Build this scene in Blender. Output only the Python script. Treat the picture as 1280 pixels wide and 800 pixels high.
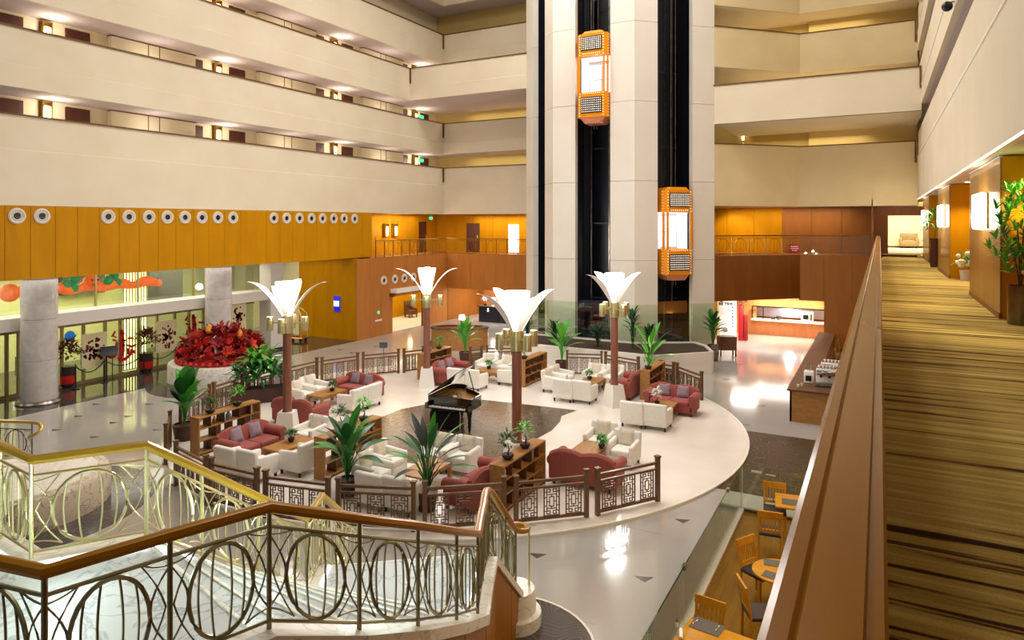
import bpy, bmesh, math, random
from mathutils import Vector, Matrix
for o in list(bpy.data.objects): bpy.data.objects.remove(o)
C = bpy.context.scene.collection
PI = math.pi
R = math.radians
SC = bpy.context.scene

# ---------------------------------------------------------------- camera
EYE = 6.4
FPX = 853.0
YAW = math.atan(460/853.0)
CT, ST = math.cos(YAW), math.sin(YAW)
cd = bpy.data.cameras.new('camera'); cam = bpy.data.objects.new('camera', cd); C.objects.link(cam)
cam.location = (0, 0, EYE); cam.rotation_euler = (PI/2, 0, YAW)
cd.sensor_width = 36; cd.lens = FPX/1280*36; cd.shift_y = -121/1280; cd.clip_end = 300; cd.clip_start = .05
SC.camera = cam
# ---------------------------------------------------------------- world, exposure
SC.view_settings.view_transform = 'Standard'; SC.view_settings.look = 'None'
SC.view_settings.gamma = 1; SC.view_settings.use_curve_mapping = False
SC.view_settings.exposure = 0.06
w = bpy.data.worlds.new('world'); SC.world = w; w.use_nodes = True
bg = w.node_tree.nodes['Background']; bg.inputs[0].default_value = (1.0, .96, .9, 1); bg.inputs[1].default_value = .14

def light(kind, loc, energy, col=(1, .82, .58), size=1.0, sy=None, rot=(0, 0, 0), spot=None):  # serves real fittings and also added fills that have none
    d = bpy.data.lights.new('lamp_and_fill_light', kind); d.energy = energy; d.color = col
    if kind == 'AREA':
        d.size = size
        if sy: d.shape = 'RECTANGLE'; d.size_y = sy
    elif kind == 'SPOT':
        d.spot_size = R(spot or 80); d.spot_blend = .6; d.shadow_soft_size = size
    else: d.shadow_soft_size = size
    o = bpy.data.objects.new('lamp_and_fill_light', d); o.location = loc; o.rotation_euler = rot; C.objects.link(o)
    return o
WARM = (1, .80, .52); NEUT = (1, .90, .76); COOL = (.85, .92, 1); GRN = (.95, 1, .55)
# main fill: assumed, unseen lamps under the atrium ceiling
for lx, ly, e in ((-13, 10, 420), (-13.5, 18, 720), (-15.5, 26.5, 950), (-7, 17, 420), (-6, 26, 820)):
    light('AREA', (lx, ly, 23.6), e*1.08, (1, .96, .91), 3.5)

# ---------------------------------------------------------------- helpers
def at(u, v, z=0.0):
    """point of the horizontal plane z on the sight line through photo pixel (u, v)"""
    r = (u-640)/FPX
    t = (z-EYE)/((279-v)/FPX)
    return Vector(((r*CT-ST)*t, (r*ST+CT)*t, z))
def cw(r, f, z=0.0):
    return Vector((r*CT-f*ST, r*ST+f*CT, z))
def hexc(h, k=1.0):
    c = [int(h[i:i+2], 16)/255 for i in (0, 2, 4)]
    return tuple(k*((x/12.92) if x <= .04045 else ((x+.055)/1.055)**2.4) for x in c)+(1,)

class MB:
    def __init__(s): s.v = []; s.f = []; s.sm = []
    def add(s, vs, fs, smooth=False):
        n = len(s.v); s.v += [tuple(p) for p in vs]
        for f in fs: s.f.append([i+n for i in f]); s.sm.append(smooth)
        return s
    def box(s, x0, x1, y0, y1, z0, z1):
        return s.add([(x0,y0,z0),(x1,y0,z0),(x1,y1,z0),(x0,y1,z0),(x0,y0,z1),(x1,y0,z1),(x1,y1,z1),(x0,y1,z1)],
              [(3,2,1,0),(4,5,6,7),(0,1,5,4),(1,2,6,5),(2,3,7,6),(3,0,4,7)])
    def obox(s, c, size, rz=0, rx=0, ry=0):
        m = Matrix.Translation(c) @ Matrix.Rotation(rz, 4, 'Z') @ Matrix.Rotation(ry, 4, 'Y') @ Matrix.Rotation(rx, 4, 'X')
        a, b, d = size[0]/2, size[1]/2, size[2]/2
        vs = [m @ Vector(p) for p in [(-a,-b,-d),(a,-b,-d),(a,b,-d),(-a,b,-d),(-a,-b,d),(a,-b,d),(a,b,d),(-a,b,d)]]
        return s.add(vs, [(3,2,1,0),(4,5,6,7),(0,1,5,4),(1,2,6,5),(2,3,7,6),(3,0,4,7)])
    def rbox(s, c, size, r=.04, seg=2, m=None):
        bm = bmesh.new(); bmesh.ops.create_cube(bm, size=1)
        for v in bm.verts: v.co = Vector((v.co.x*size[0], v.co.y*size[1], v.co.z*size[2]))
        bmesh.ops.bevel(bm, geom=list(bm.edges), offset=min(r, min(size)*.49), segments=seg, profile=.5, affect='EDGES')
        M = Matrix.Translation(c)
        if m is not None: M = M @ m
        s.add([M @ v.co for v in bm.verts], [[v.index for v in f.verts] for f in bm.faces], True); bm.free()
        return s
    def bar(s, a, b, w, h=None):
        a, b = Vector(a), Vector(b); h = h or w; d = (b-a).normalized()
        up = Vector((0, 0, 1)) if abs(d.z) < .95 else Vector((0, 1, 0))
        x = d.cross(up).normalized(); y = x.cross(d).normalized()
        vs = [p+x*(i*w/2)+y*(j*h/2) for p in (a, b) for i, j in ((-1,-1),(1,-1),(1,1),(-1,1))]
        return s.add(vs, [(3,2,1,0),(4,5,6,7),(0,1,5,4),(1,2,6,5),(2,3,7,6),(3,0,4,7)])
    def tube(s, path, r, n=6, closed=False, cap=True, flat=1.0):
        P = [Vector(p) for p in path]; m = len(P); vs = []; up0 = None
        for i, p in enumerate(P):
            if closed: d = P[(i+1) % m]-P[i-1]
            else: d = P[min(i+1, m-1)]-P[max(i-1, 0)]
            d.normalize()
            up = Vector((0, 0, 1)) if abs(d.z) < .9 else (Vector((1, 0, 0)) if up0 is None else up0)
            x = d.cross(up).normalized(); y = x.cross(d).normalized(); up0 = y
            rr = r[i] if isinstance(r, (list, tuple)) else r
            for k in range(n):
                a = 2*PI*k/n; vs.append(p+x*(rr*math.cos(a))+y*(rr*flat*math.sin(a)))
        fs = []
        for i in range(m if closed else m-1):
            j = (i+1) % m
            for k in range(n): fs.append((i*n+k, i*n+(k+1) % n, j*n+(k+1) % n, j*n+k))
        if cap and not closed: fs += [tuple(range(n))[::-1], tuple((m-1)*n+k for k in range(n))]
        return s.add(vs, fs, True)
    def lathe(s, prof, c=(0, 0, 0), n=16, sx=1.0, sy=1.0, cap=True):
        vs = []; fs = []
        for r, z in prof:
            for k in range(n):
                a = 2*PI*k/n; vs.append((c[0]+r*sx*math.cos(a), c[1]+r*sy*math.sin(a), c[2]+z))
        m = len(prof)
        for i in range(m-1):
            for k in range(n): fs.append((i*n+k, i*n+(k+1) % n, (i+1)*n+(k+1) % n, (i+1)*n+k))
        if cap: fs += [tuple(range(n))[::-1], tuple((m-1)*n+k for k in range(n))]
        return s.add(vs, fs, True)
    def prism(s, poly, z0, z1, smooth=False):
        n = len(poly)
        a = sum(poly[i][0]*poly[(i+1) % n][1]-poly[(i+1) % n][0]*poly[i][1] for i in range(n))
        if a < 0: poly = poly[::-1]
        vs = [(p[0], p[1], z0) for p in poly]+[(p[0], p[1], z1) for p in poly]
        fs = [tuple(range(n))[::-1], tuple(range(n, 2*n))]+[(i, (i+1) % n, n+(i+1) % n, n+i) for i in range(n)]
        return s.add(vs, fs, smooth)
    def prof(s, pts, a, b, axis='Y'):
        """profile (x,z) swept along Y, or profile (y,z) swept along X"""
        n = len(pts); mk = (lambda p, t: (p[0], t, p[1])) if axis == 'Y' else (lambda p, t: (t, p[0], p[1]))
        vs = [mk(p, a) for p in pts]+[mk(p, b) for p in pts]
        fs = [tuple(range(n)), tuple(range(n, 2*n))[::-1]]+[(i, n+i, n+(i+1) % n, (i+1) % n) for i in range(n)]
        return s.add(vs, fs)
    def wallseg(s, p, q, t, z0, z1):
        """upright slab from p to q, thickness t on the left of the direction p>q"""
        p, q = Vector(p[:2]), Vector(q[:2]); d = (q-p).normalized(); n = Vector((-d.y, d.x))*t
        return s.prism([p, q, q+n, p+n], z0, z1)
    def ball(s, c, r, n=8, m=5, sz=1.0):
        return s.lathe([(max(r*math.sin(PI*i/m), 1e-3), -r*sz*math.cos(PI*i/m)) for i in range(m+1)], c, n)
    def xf(s, m):
        s.v = [tuple(m @ Vector(p)) for p in s.v]; return s
    def build(s, name, mat, parent=None, org=None, kind=None, loc=None):
        me = bpy.data.meshes.new(name)
        o0 = Vector(org) if org is not None else Vector((0, 0, 0))
        me.from_pydata([tuple(Vector(p)-o0) for p in s.v], [], s.f)
        me.polygons.foreach_set('use_smooth', s.sm)
        if any(s.sm):
            bm = bmesh.new(); bm.from_mesh(me); bmesh.ops.recalc_face_normals(bm, faces=bm.faces); bm.to_mesh(me); bm.free()
            me.set_sharp_from_angle(angle=R(40))
        else:
            bm = bmesh.new(); bm.from_mesh(me); bmesh.ops.recalc_face_normals(bm, faces=bm.faces); bm.to_mesh(me); bm.free()
        me.materials.append(mat); me.update()
        return link(name, me, parent, org if (org is not None and parent is None) else loc, kind)
def link(name, me, parent=None, loc=None, kind=None):
    o = bpy.data.objects.new(name, me); C.objects.link(o)
    if parent: o.parent = parent
    if loc is not None: o.location = loc
    if kind: o['kind'] = kind
    return o
def tag(o, label, cat, group=None):
    o['label'] = label; o['category'] = cat
    if group: o['group'] = group
    return o
def thing(name, label, cat, loc=(0, 0, 0), rz=0, group=None):
    o = bpy.data.objects.new(name, None); C.objects.link(o); o.location = loc; o.rotation_euler = (0, 0, rz)
    o.empty_display_size = .1
    return tag(o, label, cat, group)
KIDS = {}
def tree(o):
    return [c for c in o.children]
def dup(root, loc, rz=0, label=None, group=None, sc=None):
    r = root.copy(); C.objects.link(r); r.location = loc; r.rotation_euler = (0, 0, rz)
    if label: r['label'] = label
    if group: r['group'] = group
    if sc: r.scale = (sc, sc, sc) if isinstance(sc, (int, float)) else sc
    for ch in KIDS[root.name]:
        c = ch.copy(); C.objects.link(c); c.parent = r
        for g in KIDS.get(ch.name, []):
            d = g.copy(); C.objects.link(d); d.parent = c
    return r
class Proto:
    """first call moves the original, later calls copy it with its parts"""
    def __init__(s, root):
        s.root = root; s.used = False
        KIDS[root.name] = list(root.children)
        for c in root.children: KIDS[c.name] = list(c.children)
    def put(s, loc, rz, label, group=None, sc=None):
        if not s.used:
            s.used = True; o = s.root; o.location = loc; o.rotation_euler = (0, 0, rz); o['label'] = label
            if group: o['group'] = group
            if sc: o.scale = (sc, sc, sc) if isinstance(sc, (int, float)) else sc
            return o
        return dup(s.root, loc, rz, label, group, sc)
def S(name, mb, mat, parent=None, org=None):
    return mb.build(name, mat, parent, org, None if parent else 'structure')

# ---------------------------------------------------------------- materials
M = {}
def mat(name, col, rough=.5, metal=0.0, spec=None, emit=0, ecol=None, trans=0, alpha=1, coat=0, noise=None, wood=None, veins=None, bump=0, sheen=0, tint=None):
    m = bpy.data.materials.new(name); m.use_nodes = True; nt = m.node_tree; N = nt.nodes; L = nt.links
    b = N['Principled BSDF']; c = hexc(col) if isinstance(col, str) else col
    b.inputs['Base Color'].default_value = c; b.inputs['Roughness'].default_value = rough; b.inputs['Metallic'].default_value = metal
    if spec is not None: b.inputs['Specular IOR Level'].default_value = spec
    if coat: b.inputs['Coat Weight'].default_value = coat; b.inputs['Coat Roughness'].default_value = .08
    if trans: b.inputs['Transmission Weight'].default_value = trans
    if alpha < 1: b.inputs['Alpha'].default_value = alpha
    if tint: b.inputs['Specular Tint'].default_value = hexc(tint)
    if sheen: b.inputs['Sheen Weight'].default_value = sheen
    if emit: b.inputs['Emission Color'].default_value = hexc(ecol) if ecol else c; b.inputs['Emission Strength'].default_value = emit
    tex = None
    if noise or wood or veins:
        tc = N.new('ShaderNodeTexCoord'); mp = N.new('ShaderNodeMapping'); L.new(tc.outputs['Object'], mp.inputs[0])
        nz = N.new('ShaderNodeTexNoise'); L.new(mp.outputs[0], nz.inputs[0]); rp = N.new('ShaderNodeValToRGB'); L.new(nz.outputs[0], rp.inputs[0])
        e = rp.color_ramp.elements
        if noise:
            c2, sc = noise[0], noise[1]; nz.inputs['Scale'].default_value = sc; nz.inputs['Detail'].default_value = 4
            e[0].position = .3; e[1].position = .7; e[0].color = c; e[1].color = hexc(c2)
            if len(noise) > 2: mp.inputs['Scale'].default_value = noise[2]
        elif wood:
            c2, scl = wood; mp.inputs['Scale'].default_value = scl; nz.inputs['Scale'].default_value = 1; nz.inputs['Detail'].default_value = 5
            nz.inputs['Distortion'].default_value = .6
            e[0].position = .3; e[1].position = .72; e[0].color = hexc(c2); e[1].color = c
        else:
            c2, sc = veins; nz.inputs['Scale'].default_value = sc; nz.inputs['Detail'].default_value = 8; nz.inputs['Distortion'].default_value = 1.6
            e[0].position = .47; e[1].position = .53; e[0].color = c; e[1].color = c
            x = rp.color_ramp.elements.new(.5); x.color = hexc(c2)
        L.new(rp.outputs[0], b.inputs['Base Color']); tex = nz
    if bump:
        bp = N.new('ShaderNodeBump'); bp.inputs['Strength'].default_value = bump; bp.inputs['Distance'].default_value = .01
        if tex is None:
            tc = N.new('ShaderNodeTexCoord'); tex = N.new('ShaderNodeTexNoise'); tex.inputs['Scale'].default_value = 60; L.new(tc.outputs['Object'], tex.inputs[0])
        L.new(tex.outputs[0], bp.inputs['Height']); L.new(bp.outputs[0], b.inputs['Normal'])
    M[name] = m; return m
mat('cream', 'E7DBC4', .75, noise=('E0D2B8', .6))
mat('cream_warm_lit', 'E4D2A8', .75, noise=('DAC698', .6))  # cream yellowed: warm light on the kinked parapets put into the colour
mat('tower_stone', 'EAE4DA', .6, noise=('E4DCD0', .5))
mat('copper_wood', 'BE7A38', .45, wood=('B06E2E', (2.5, 2.5, .5)), spec=.3)
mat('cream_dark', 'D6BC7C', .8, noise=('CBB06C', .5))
mat('soffit', 'D3C4C2', .85)
mat('pale_wall', 'E8DCBC', .8)
mat('gold_wood', 'C98C08', .5, wood=('BC7F06', (2.2, 2.2, .5)), spec=.08)
mat('brown_wood', 'A06426', .45, wood=('94591E', (2.5, 2.5, .5)), spec=.3)
mat('umber_wood', '854C10', .45, wood=('7A440C', (3, 3, .5)))
mat('panel_wood', 'A87A2C', .4, wood=('8E631E', (6, 6, .35)), coat=.15)
mat('oak', 'B98546', .45, wood=('9C6C34', (3, 12, 12)))
mat('oak_dark', '6E4526', .5, wood=('5C381E', (3, 12, 12)))
mat('fence_wood', '765230', .4, wood=('624224', (8, 8, 4)), coat=.15)
mat('cap_brown', '6A4418', .5)
mat('door_brown', '5A2A14', .45, wood=('4C2210', (8, 8, 1)))
mat('rail_wood', '9E6606', .26, wood=('905A05', (14, 1, 14)), spec=.22, tint='E8A030')
mat('hand_wood', 'A87216', .3, wood=('9C6A12', (5, 5, 5)), spec=.4, tint='F0B050')
mat('clad_wood', 'A46C16', .35, wood=('965E10', (3, 3, .6)), spec=.35, tint='F0B050')
mat('hand_gold', 'C09A1E', .28, coat=.3)
mat('rail_metal_shaded', '8E8B6C', .3, .9)  # railing metal darkened: reflected dark surroundings put into the colour
mat('brass', 'E2C478', .3, .85)
mat('champagne', 'D9D2A0', .28, .9)
mat('brass_dark', '9A7A3C', .35, 1.0)
mat('chrome', 'C8C8C8', .15, 1.0)
mat('steel', '9A938C', .28, 1.0, noise=('6E6862', 3))
mat('black', '0B0B0E', .35)
mat('lacquer', '08080A', .08, coat=1)
mat('black_cloth', '0A0A0C', .9)
mat('shaft', '0A0A14', .35, noise=('12121F', .8))
mat('navy', '1A1B2B', .25, noise=('2A2B3D', 2))
mat('gray_plaster', 'D6CFC8', .5)
mat('column', 'CEC9C6', .12, noise=('BDB6B2', 5), coat=.5)
mat('marble', 'EFEAE0', .32, veins=('CFC8BC', 2.2))
mat('marble_step', 'CFD3D6', .25, veins=('A4A9B0', 1.7), coat=.15)
mat('marble_tan', 'CDBFA9', .22, veins=('8F7F68', 2.4))
mat('floor_stone', 'B2AFAB', .10, noise=('A7A39E', .35), spec=.8)
mat('inlay', '4A423C', .25)
mat('entr_stone', '4B4440', .08, noise=('3A3430', 3), spec=.7)
mat('lounge_stone', 'F0EAE3', .2, noise=('E8E0D6', .9))
mat('pale_edge', 'E9E2D4', .3)
mat('mauve', 'A5534A', .85, noise=('964A42', 20), sheen=.1)
mat('white_cloth', 'F4F1EB', .85, noise=('EDE9E0', 12))
mat('pillow_gray', 'A08B98', .85, noise=('8E7A88', 14))
mat('pillow_cream', 'DED6C4', .88, noise=('D2C8B4', 14))
mat('white', 'F2EFE8', .5)
mat('white_gloss', 'F4F1EA', .25)
mat('leaf', '2F8A22', .42, noise=('4FA834', 2))
mat('leaf_dark', '1F5A24', .42, noise=('2D6E2C', 3))
mat('leaf_bright', '58B030', .45, noise=('78C447', 3))
mat('leaf_black', '25302A', .5)
mat('soil', '3A2A1E', .9)
mat('pot_dark', '2B221E', .4)
mat('pot_brown', '4A2A20', .5)
mat('red', 'D8180C', .6, noise=('B01010', 4))
mat('red_dark', '7A0F12', .6, noise=('A01A14', 9))
mat('red_orange', 'D8401A', .55, noise=('B82814', 9))
mat('maroon', '6E1A1E', .6)
mat('orange', 'E8952A', .5)
mat('lantern', 'F08040', .6, emit=.45, ecol='F0642C', noise=('E0501C', 3))
mat('lantern_green', '1E8A58', .6, emit=.25)
mat('car_orange', 'EE9400', .5, spec=.3)
mat('car_pink', 'D98868', .4)
mat('bulb', 'FFF6D8', .4, emit=1.1)
mat('bulb_small', 'FFF2E0', .4, emit=1.0)
mat('car_glow', 'F4F6FF', .5, emit=.75)
mat('car_panel', 'D8DCE6', .3, .3)
mat('lamp_shade', 'FFFDF8', .4, emit=9, ecol='FFF4E4')
mat('petal', 'D9D2C8', .4, .1)
mat('joint', 'A09890', .2)
mat('rim_white', 'DDD4C6', .5)
mat('pole', '9A6450', .35, .1, wood=('845040', (10, 10, 1)), coat=.2)
mat('crystal', 'FFFCF0', .3, emit=10, ecol='FFF6E0')
mat('wall_lamp', 'FFF2C8', .4, emit=6, ecol='FFE9B0')
mat('downlight', 'FFFFFF', .4, emit=12, ecol='FFF0D0')
mat('led', 'FFFFFF', .4, emit=2.5, ecol='FFF4DC')
mat('led_cool', 'F4FAFF', .4, emit=4, ecol='EEF6FF')
mat('glow_yellow', 'F4F2B0', .5, emit=3.2, ecol='FAF6B4')
mat('glow_white', 'FFFFFF', .5, emit=2.5, ecol='FFF8E8')
mat('outside', 'C6C692', .8)
mat('outside_dark', '4E4C44', .8)
mat('blue_screen', '1420B0', .3, emit=.7, ecol='1826D0')
mat('white_screen', 'FFFFFF', .3, emit=1.2, ecol='FFFFFF')
mat('green_sign', '20C060', .4, emit=3, ecol='30E080')
mat('blue_sign', '1E7AC8', .4, emit=.3)
mat('red_sign', 'C01818', .5)
mat('cream_paper', 'F0E2B4', .6)
mat('frame_bronze', '9A8A58', .4, .4)
mat('rope', '1E1A18', .7)
mat('keys', 'F4F2EC', .3)
mat('gold_plate', 'B88A34', .3, .9)
mat('chair_wood', 'D0962A', .4, wood=('BE821C', (8, 8, 4)), tint='F0C060')
mat('table_wood', 'CC9018', .38, wood=('B47A10', (4, 14, 14)), tint='F0C060')
mat('seat_dark', '3A2A24', .7)
mat('placemat', '5A544E', .7)
mat('buffet_wood', 'D9925A', .5, wood=('CC8248', (3, 3, 1)))
mat('book_a', '8A6B50', .7); mat('book_b', '35506E', .7); mat('book_c', 'D8CFC0', .7)
mat('ceramic_blue', '7F92B8', .3)
mat('bench_cloth', 'A98F62', .8, noise=('8E764C', 9))

def glassmat(name, tint, fac=.10, rough=.02):
    m = bpy.data.materials.new(name); m.use_nodes = True; nt = m.node_tree; nt.nodes.clear()
    out = nt.nodes.new('ShaderNodeOutputMaterial'); mx = nt.nodes.new('ShaderNodeMixShader')
    t = nt.nodes.new('ShaderNodeBsdfTransparent'); g = nt.nodes.new('ShaderNodeBsdfGlossy')
    t.inputs[0].default_value = tint; g.inputs['Roughness'].default_value = rough; g.inputs[0].default_value = (1, 1, 1, 1)
    fr = nt.nodes.new('ShaderNodeFresnel'); fr.inputs[0].default_value = 1.45
    mm = nt.nodes.new('ShaderNodeMath'); mm.operation = 'MULTIPLY_ADD'; mm.inputs[1].default_value = .8; mm.inputs[2].default_value = fac*.3
    nt.links.new(fr.outputs[0], mm.inputs[0]); nt.links.new(mm.outputs[0], mx.inputs[0])
    nt.links.new(t.outputs[0], mx.inputs[1]); nt.links.new(g.outputs[0], mx.inputs[2]); nt.links.new(mx.outputs[0], out.inputs[0])
    M[name] = m
glassmat('glass', (.93, .96, .93, 1)); glassmat('glass_green', (.93, .985, .92, 1)); glassmat('glass_edge', (.55, .78, .62, 1), .3)

def carpet_mat():
    m = mat('carpet', 'B09040', .95); nt = m.node_tree; N = nt.nodes; L = nt.links; b = N['Principled BSDF']; b.inputs['Specular IOR Level'].default_value = .1
    tc = N.new('ShaderNodeTexCoord'); mp = N.new('ShaderNodeMapping'); L.new(tc.outputs['Object'], mp.inputs[0]); mp.inputs['Scale'].default_value = (.22, 7.5, 1); mp.inputs['Rotation'].default_value = (0, 0, R(-4))
    nz = N.new('ShaderNodeTexNoise'); nz.inputs['Scale'].default_value = 1; nz.inputs['Detail'].default_value = 7; nz.inputs['Roughness'].default_value = .62; nz.inputs['Distortion'].default_value = .35
    L.new(mp.outputs[0], nz.inputs[0]); rp = N.new('ShaderNodeValToRGB'); L.new(nz.outputs[0], rp.inputs[0]); e = rp.color_ramp.elements
    e[0].position = .36; e[0].color = hexc('38200E'); e[1].position = .62; e[1].color = hexc('CDB668')
    for p, c in ((.42, '5A3A18'), (.445, 'A88E46'), (.54, 'B69C54')):
        x = e.new(p); x.color = hexc(c)
    n2 = N.new('ShaderNodeTexNoise'); n2.inputs['Scale'].default_value = 90; L.new(tc.outputs['Object'], n2.inputs[0])
    mx = N.new('ShaderNodeMix'); mx.data_type = 'RGBA'; mx.blend_type = 'OVERLAY'; mx.inputs['Factor'].default_value = .35
    L.new(rp.outputs[0], mx.inputs['A']); L.new(n2.outputs[0], mx.inputs['B']); L.new(mx.outputs['Result'], b.inputs['Base Color'])
carpet_mat()
def swirl_mat(name, a, c, scale, rough):
    m = mat(name, a, rough); nt = m.node_tree; N = nt.nodes; L = nt.links; b = N['Principled BSDF']
    tc = N.new('ShaderNodeTexCoord'); nz = N.new('ShaderNodeTexNoise'); nz.inputs['Scale'].default_value = .35; nz.inputs['Detail'].default_value = 3; L.new(tc.outputs['Object'], nz.inputs[0])
    mp = N.new('ShaderNodeMath'); mp.operation = 'MULTIPLY'; mp.inputs[1].default_value = scale; L.new(nz.outputs[0], mp.inputs[0])
    sn = N.new('ShaderNodeMath'); sn.operation = 'SINE'; L.new(mp.outputs[0], sn.inputs[0])
    rp = N.new('ShaderNodeValToRGB'); L.new(sn.outputs[0], rp.inputs[0]); e = rp.color_ramp.elements
    e[0].position = .2; e[1].position = .8; e[0].color = hexc(a); e[1].color = hexc(c); L.new(rp.outputs[0], b.inputs['Base Color']); b.inputs['Specular IOR Level'].default_value = .3
swirl_mat('swirl_dark', '3A2A18', '5C4629', 300, .5)
swirl_mat('swirl_lounge', '4E4234', '685842', 330, .16)
swirl_mat('swirl_gray', '4A4542', '5C5754', 420, .12)
def floor_wood():
    m = mat('floor_wood', '8A6414', .25, wood=('74500E', (14, 1.2, 1)), tint='F0C060')
floor_wood()
rnd = random.Random(7)
# ================================================================ THE SETTING
def yat(u, X):
    r = (u-640)/FPX
    return X*(r*ST+CT)/(r*CT-ST)
def xat(u, Y):
    r = (u-640)/FPX
    return Y*(r*CT-ST)/(r*ST+CT)
# ---- floors
S('floor', MB().box(-32, 4, -4, 44, -.25, 0), M['floor_stone'])
S('floor_entrance_strip', MB().box(-28.0, -25.1, 2, 28.68, 0, .006), M['entr_stone'])
S('floor_hall_strip', MB().prism([(-25.02, 27.2), (-25.02, 28.68), (-31, 28.68), (-31, 26.0), (-27, 26.0)], .001, .008), M['entr_stone'])
LC = Vector((-12.0, 19.1)); LR = 8.75
circ = lambda c, r, n, a0=0, a1=2*PI: [(c[0]+r*math.cos(a0+(a1-a0)*i/n), c[1]+r*math.sin(a0+(a1-a0)*i/n)) for i in range(n)]
lounge = S('floor_lounge', MB().prism(circ(LC, LR, 96), 0, .05), M['lounge_stone'])
ring = MB()
for i in range(96):
    a, b = 2*PI*i/96, 2*PI*(i+1)/96
    ring.prism([(LC.x+r*math.cos(t), LC.y+r*math.sin(t)) for r, t in ((LR, a), (LR+.07, a), (LR+.07, b), (LR, b))], 0, .052)
S('trim_1', ring, M['pale_edge'])
pts = [(430, 545), (462, 528), (500, 512), (545, 503), (600, 499.5), (660, 506), (721, 513), (702, 520), (700, 527), (690, 538), (668, 550), (640, 566), (600, 578), (540, 582), (480, 575), (440, 562)]
S('floor_piano_inlay', MB().prism([at(u, v, .05)[:2] for u, v in pts], .05, .056), M['swirl_lounge'])
S('floor_swirl', MB().box(-4.6, 1.9, 16.85, 21.95, 0, .006), M['swirl_dark'])
S('floor_restaurant', MB().box(-2.72, 1.9, -3, 15.75, 0, .012), M['floor_wood'])
SF = cw(-.15, 10.35)
S('floor_stair_inlay', MB().prism(circ((SF.x, SF.y), 1.38, 48), 0, .008), M['swirl_gray'])
ring = MB()
for i in range(48):
    a, b = 2*PI*i/48, 2*PI*(i+1)/48
    ring.prism([(SF.x+r*math.cos(t), SF.y+r*math.sin(t)) for r, t in ((1.38, a), (1.42, a), (1.42, b), (1.38, b))], 0, .012)
S('trim_2', ring, M['pale_edge'])
fl = bpy.data.objects['floor']
inl = [(120, 505), (98, 520), (70, 537), (118, 546), (142, 528), (196, 537), (88, 567), (672, 693), (853, 650), (805, 722), (952, 507), (935, 531), (908, 474), (925, 455), (935, 493),
       (425, 437), (440, 441), (470, 433), (400, 452), (885, 512), (990, 470), (160, 520), (186, 505)]
tri = MB().prism([(-.17, .03), (.17, .03), (0, -.16)], 0, .004)
t0 = None
for u, v in inl:
    p = at(u, v)
    o = tri.build('inlay', M['inlay'], fl, loc=(p.x, p.y, .0005)) if t0 is None else link('inlay', t0, fl, (p.x, p.y, .0005))
    t0 = o.data; o.rotation_euler = (0, 0, R(20))
# stone border of the lobby floor seen as thin joints
jn = MB()
for u in range(8): jn.box(-25.05, -4.0, 3+u*3.6, 3.012+u*3.6, 0, .0015)
for u in range(6): jn.box(-24.6+u*3.6, -24.588+u*3.6, 2, 28, 0, .0015)
jn.build('floor_joint', M['joint'], fl)['kind'] = 'stuff'

# ---- guest-room galleries on the left
LX = -25.3
LEV = [(6.99, 8.87, 10.0), (10.93, 11.71, 12.92), (13.92, 14.70, 15.85), (16.85, 17.6, 18.77), (20.7, 21.3, 22.6)]
BY = [37.4, 37.4, 33.8, 37.4, 37.4]
RB = [(7.24, None, 10.25, 0), (11.2, None, 13.05, 1), (14.0, None, 15.95, 0), (17.0, None, 18.9, 0), (19.8, None, 21.7, 0)]
TE = Vector((-7.07, 33.8))                 # right end of the lift tower
def parprof(x, s, zb, zg, zt, t=.16):
    """parapet section; s = -1 when the open side is +X"""
    return [(x, zb), (x, zg-.03), (x+s*.03, zg), (x+s*.03, zt), (x+s*t, zt), (x+s*t, zb)]
for k, (zb, zg, zt) in enumerate(LEV):
    ye = BY[k]
    S('wall_left_parapet', MB().prof(parprof(LX, -1, zb, zg, zt), -4, ye), M['cream'])
    S('trim_parapet_cap', MB().box(LX-.19, LX+.03, -4, ye, zt, zt+.05), M['cap_brown'])
    S('ceiling_gallery_left', MB().box(-27.2, LX-.16, -4, 39.4, zb, zb+.28), M['soffit'])
    znext = LEV[k+1][0] if k < 4 else 23.8
    S('wall_left_gallery', MB().box(-27.4, -27.2, -4, 39.6, zb, znext), M['pale_wall'])
    # back-left run
    S('wall_back_parapet', MB().prof(parprof(ye, 1, zb, zg, zt), LX-.16, -15.4 if ye > 35 else -17.0, 'X'), M['cream'])
    S('trim_parapet_cap', MB().box(LX-.1, -15.4 if ye > 35 else -17.0, ye-.03, ye+.19, zt, zt+.05), M['cap_brown'])
    S('trim_corner', MB().box(LX-.05, LX+.05, ye-.06, ye+.03, zt-.9, zt+.05), M['cap_brown'])
    S('ceiling_gallery_back', MB().box(LX-.16, -13, ye+.16, 39.4, zb, zb+.28), M['soffit'])
    S('wall_back_gallery', MB().box(-27.2, -9, 39.4, 39.6, zb, znext), M['cream_dark'])
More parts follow.
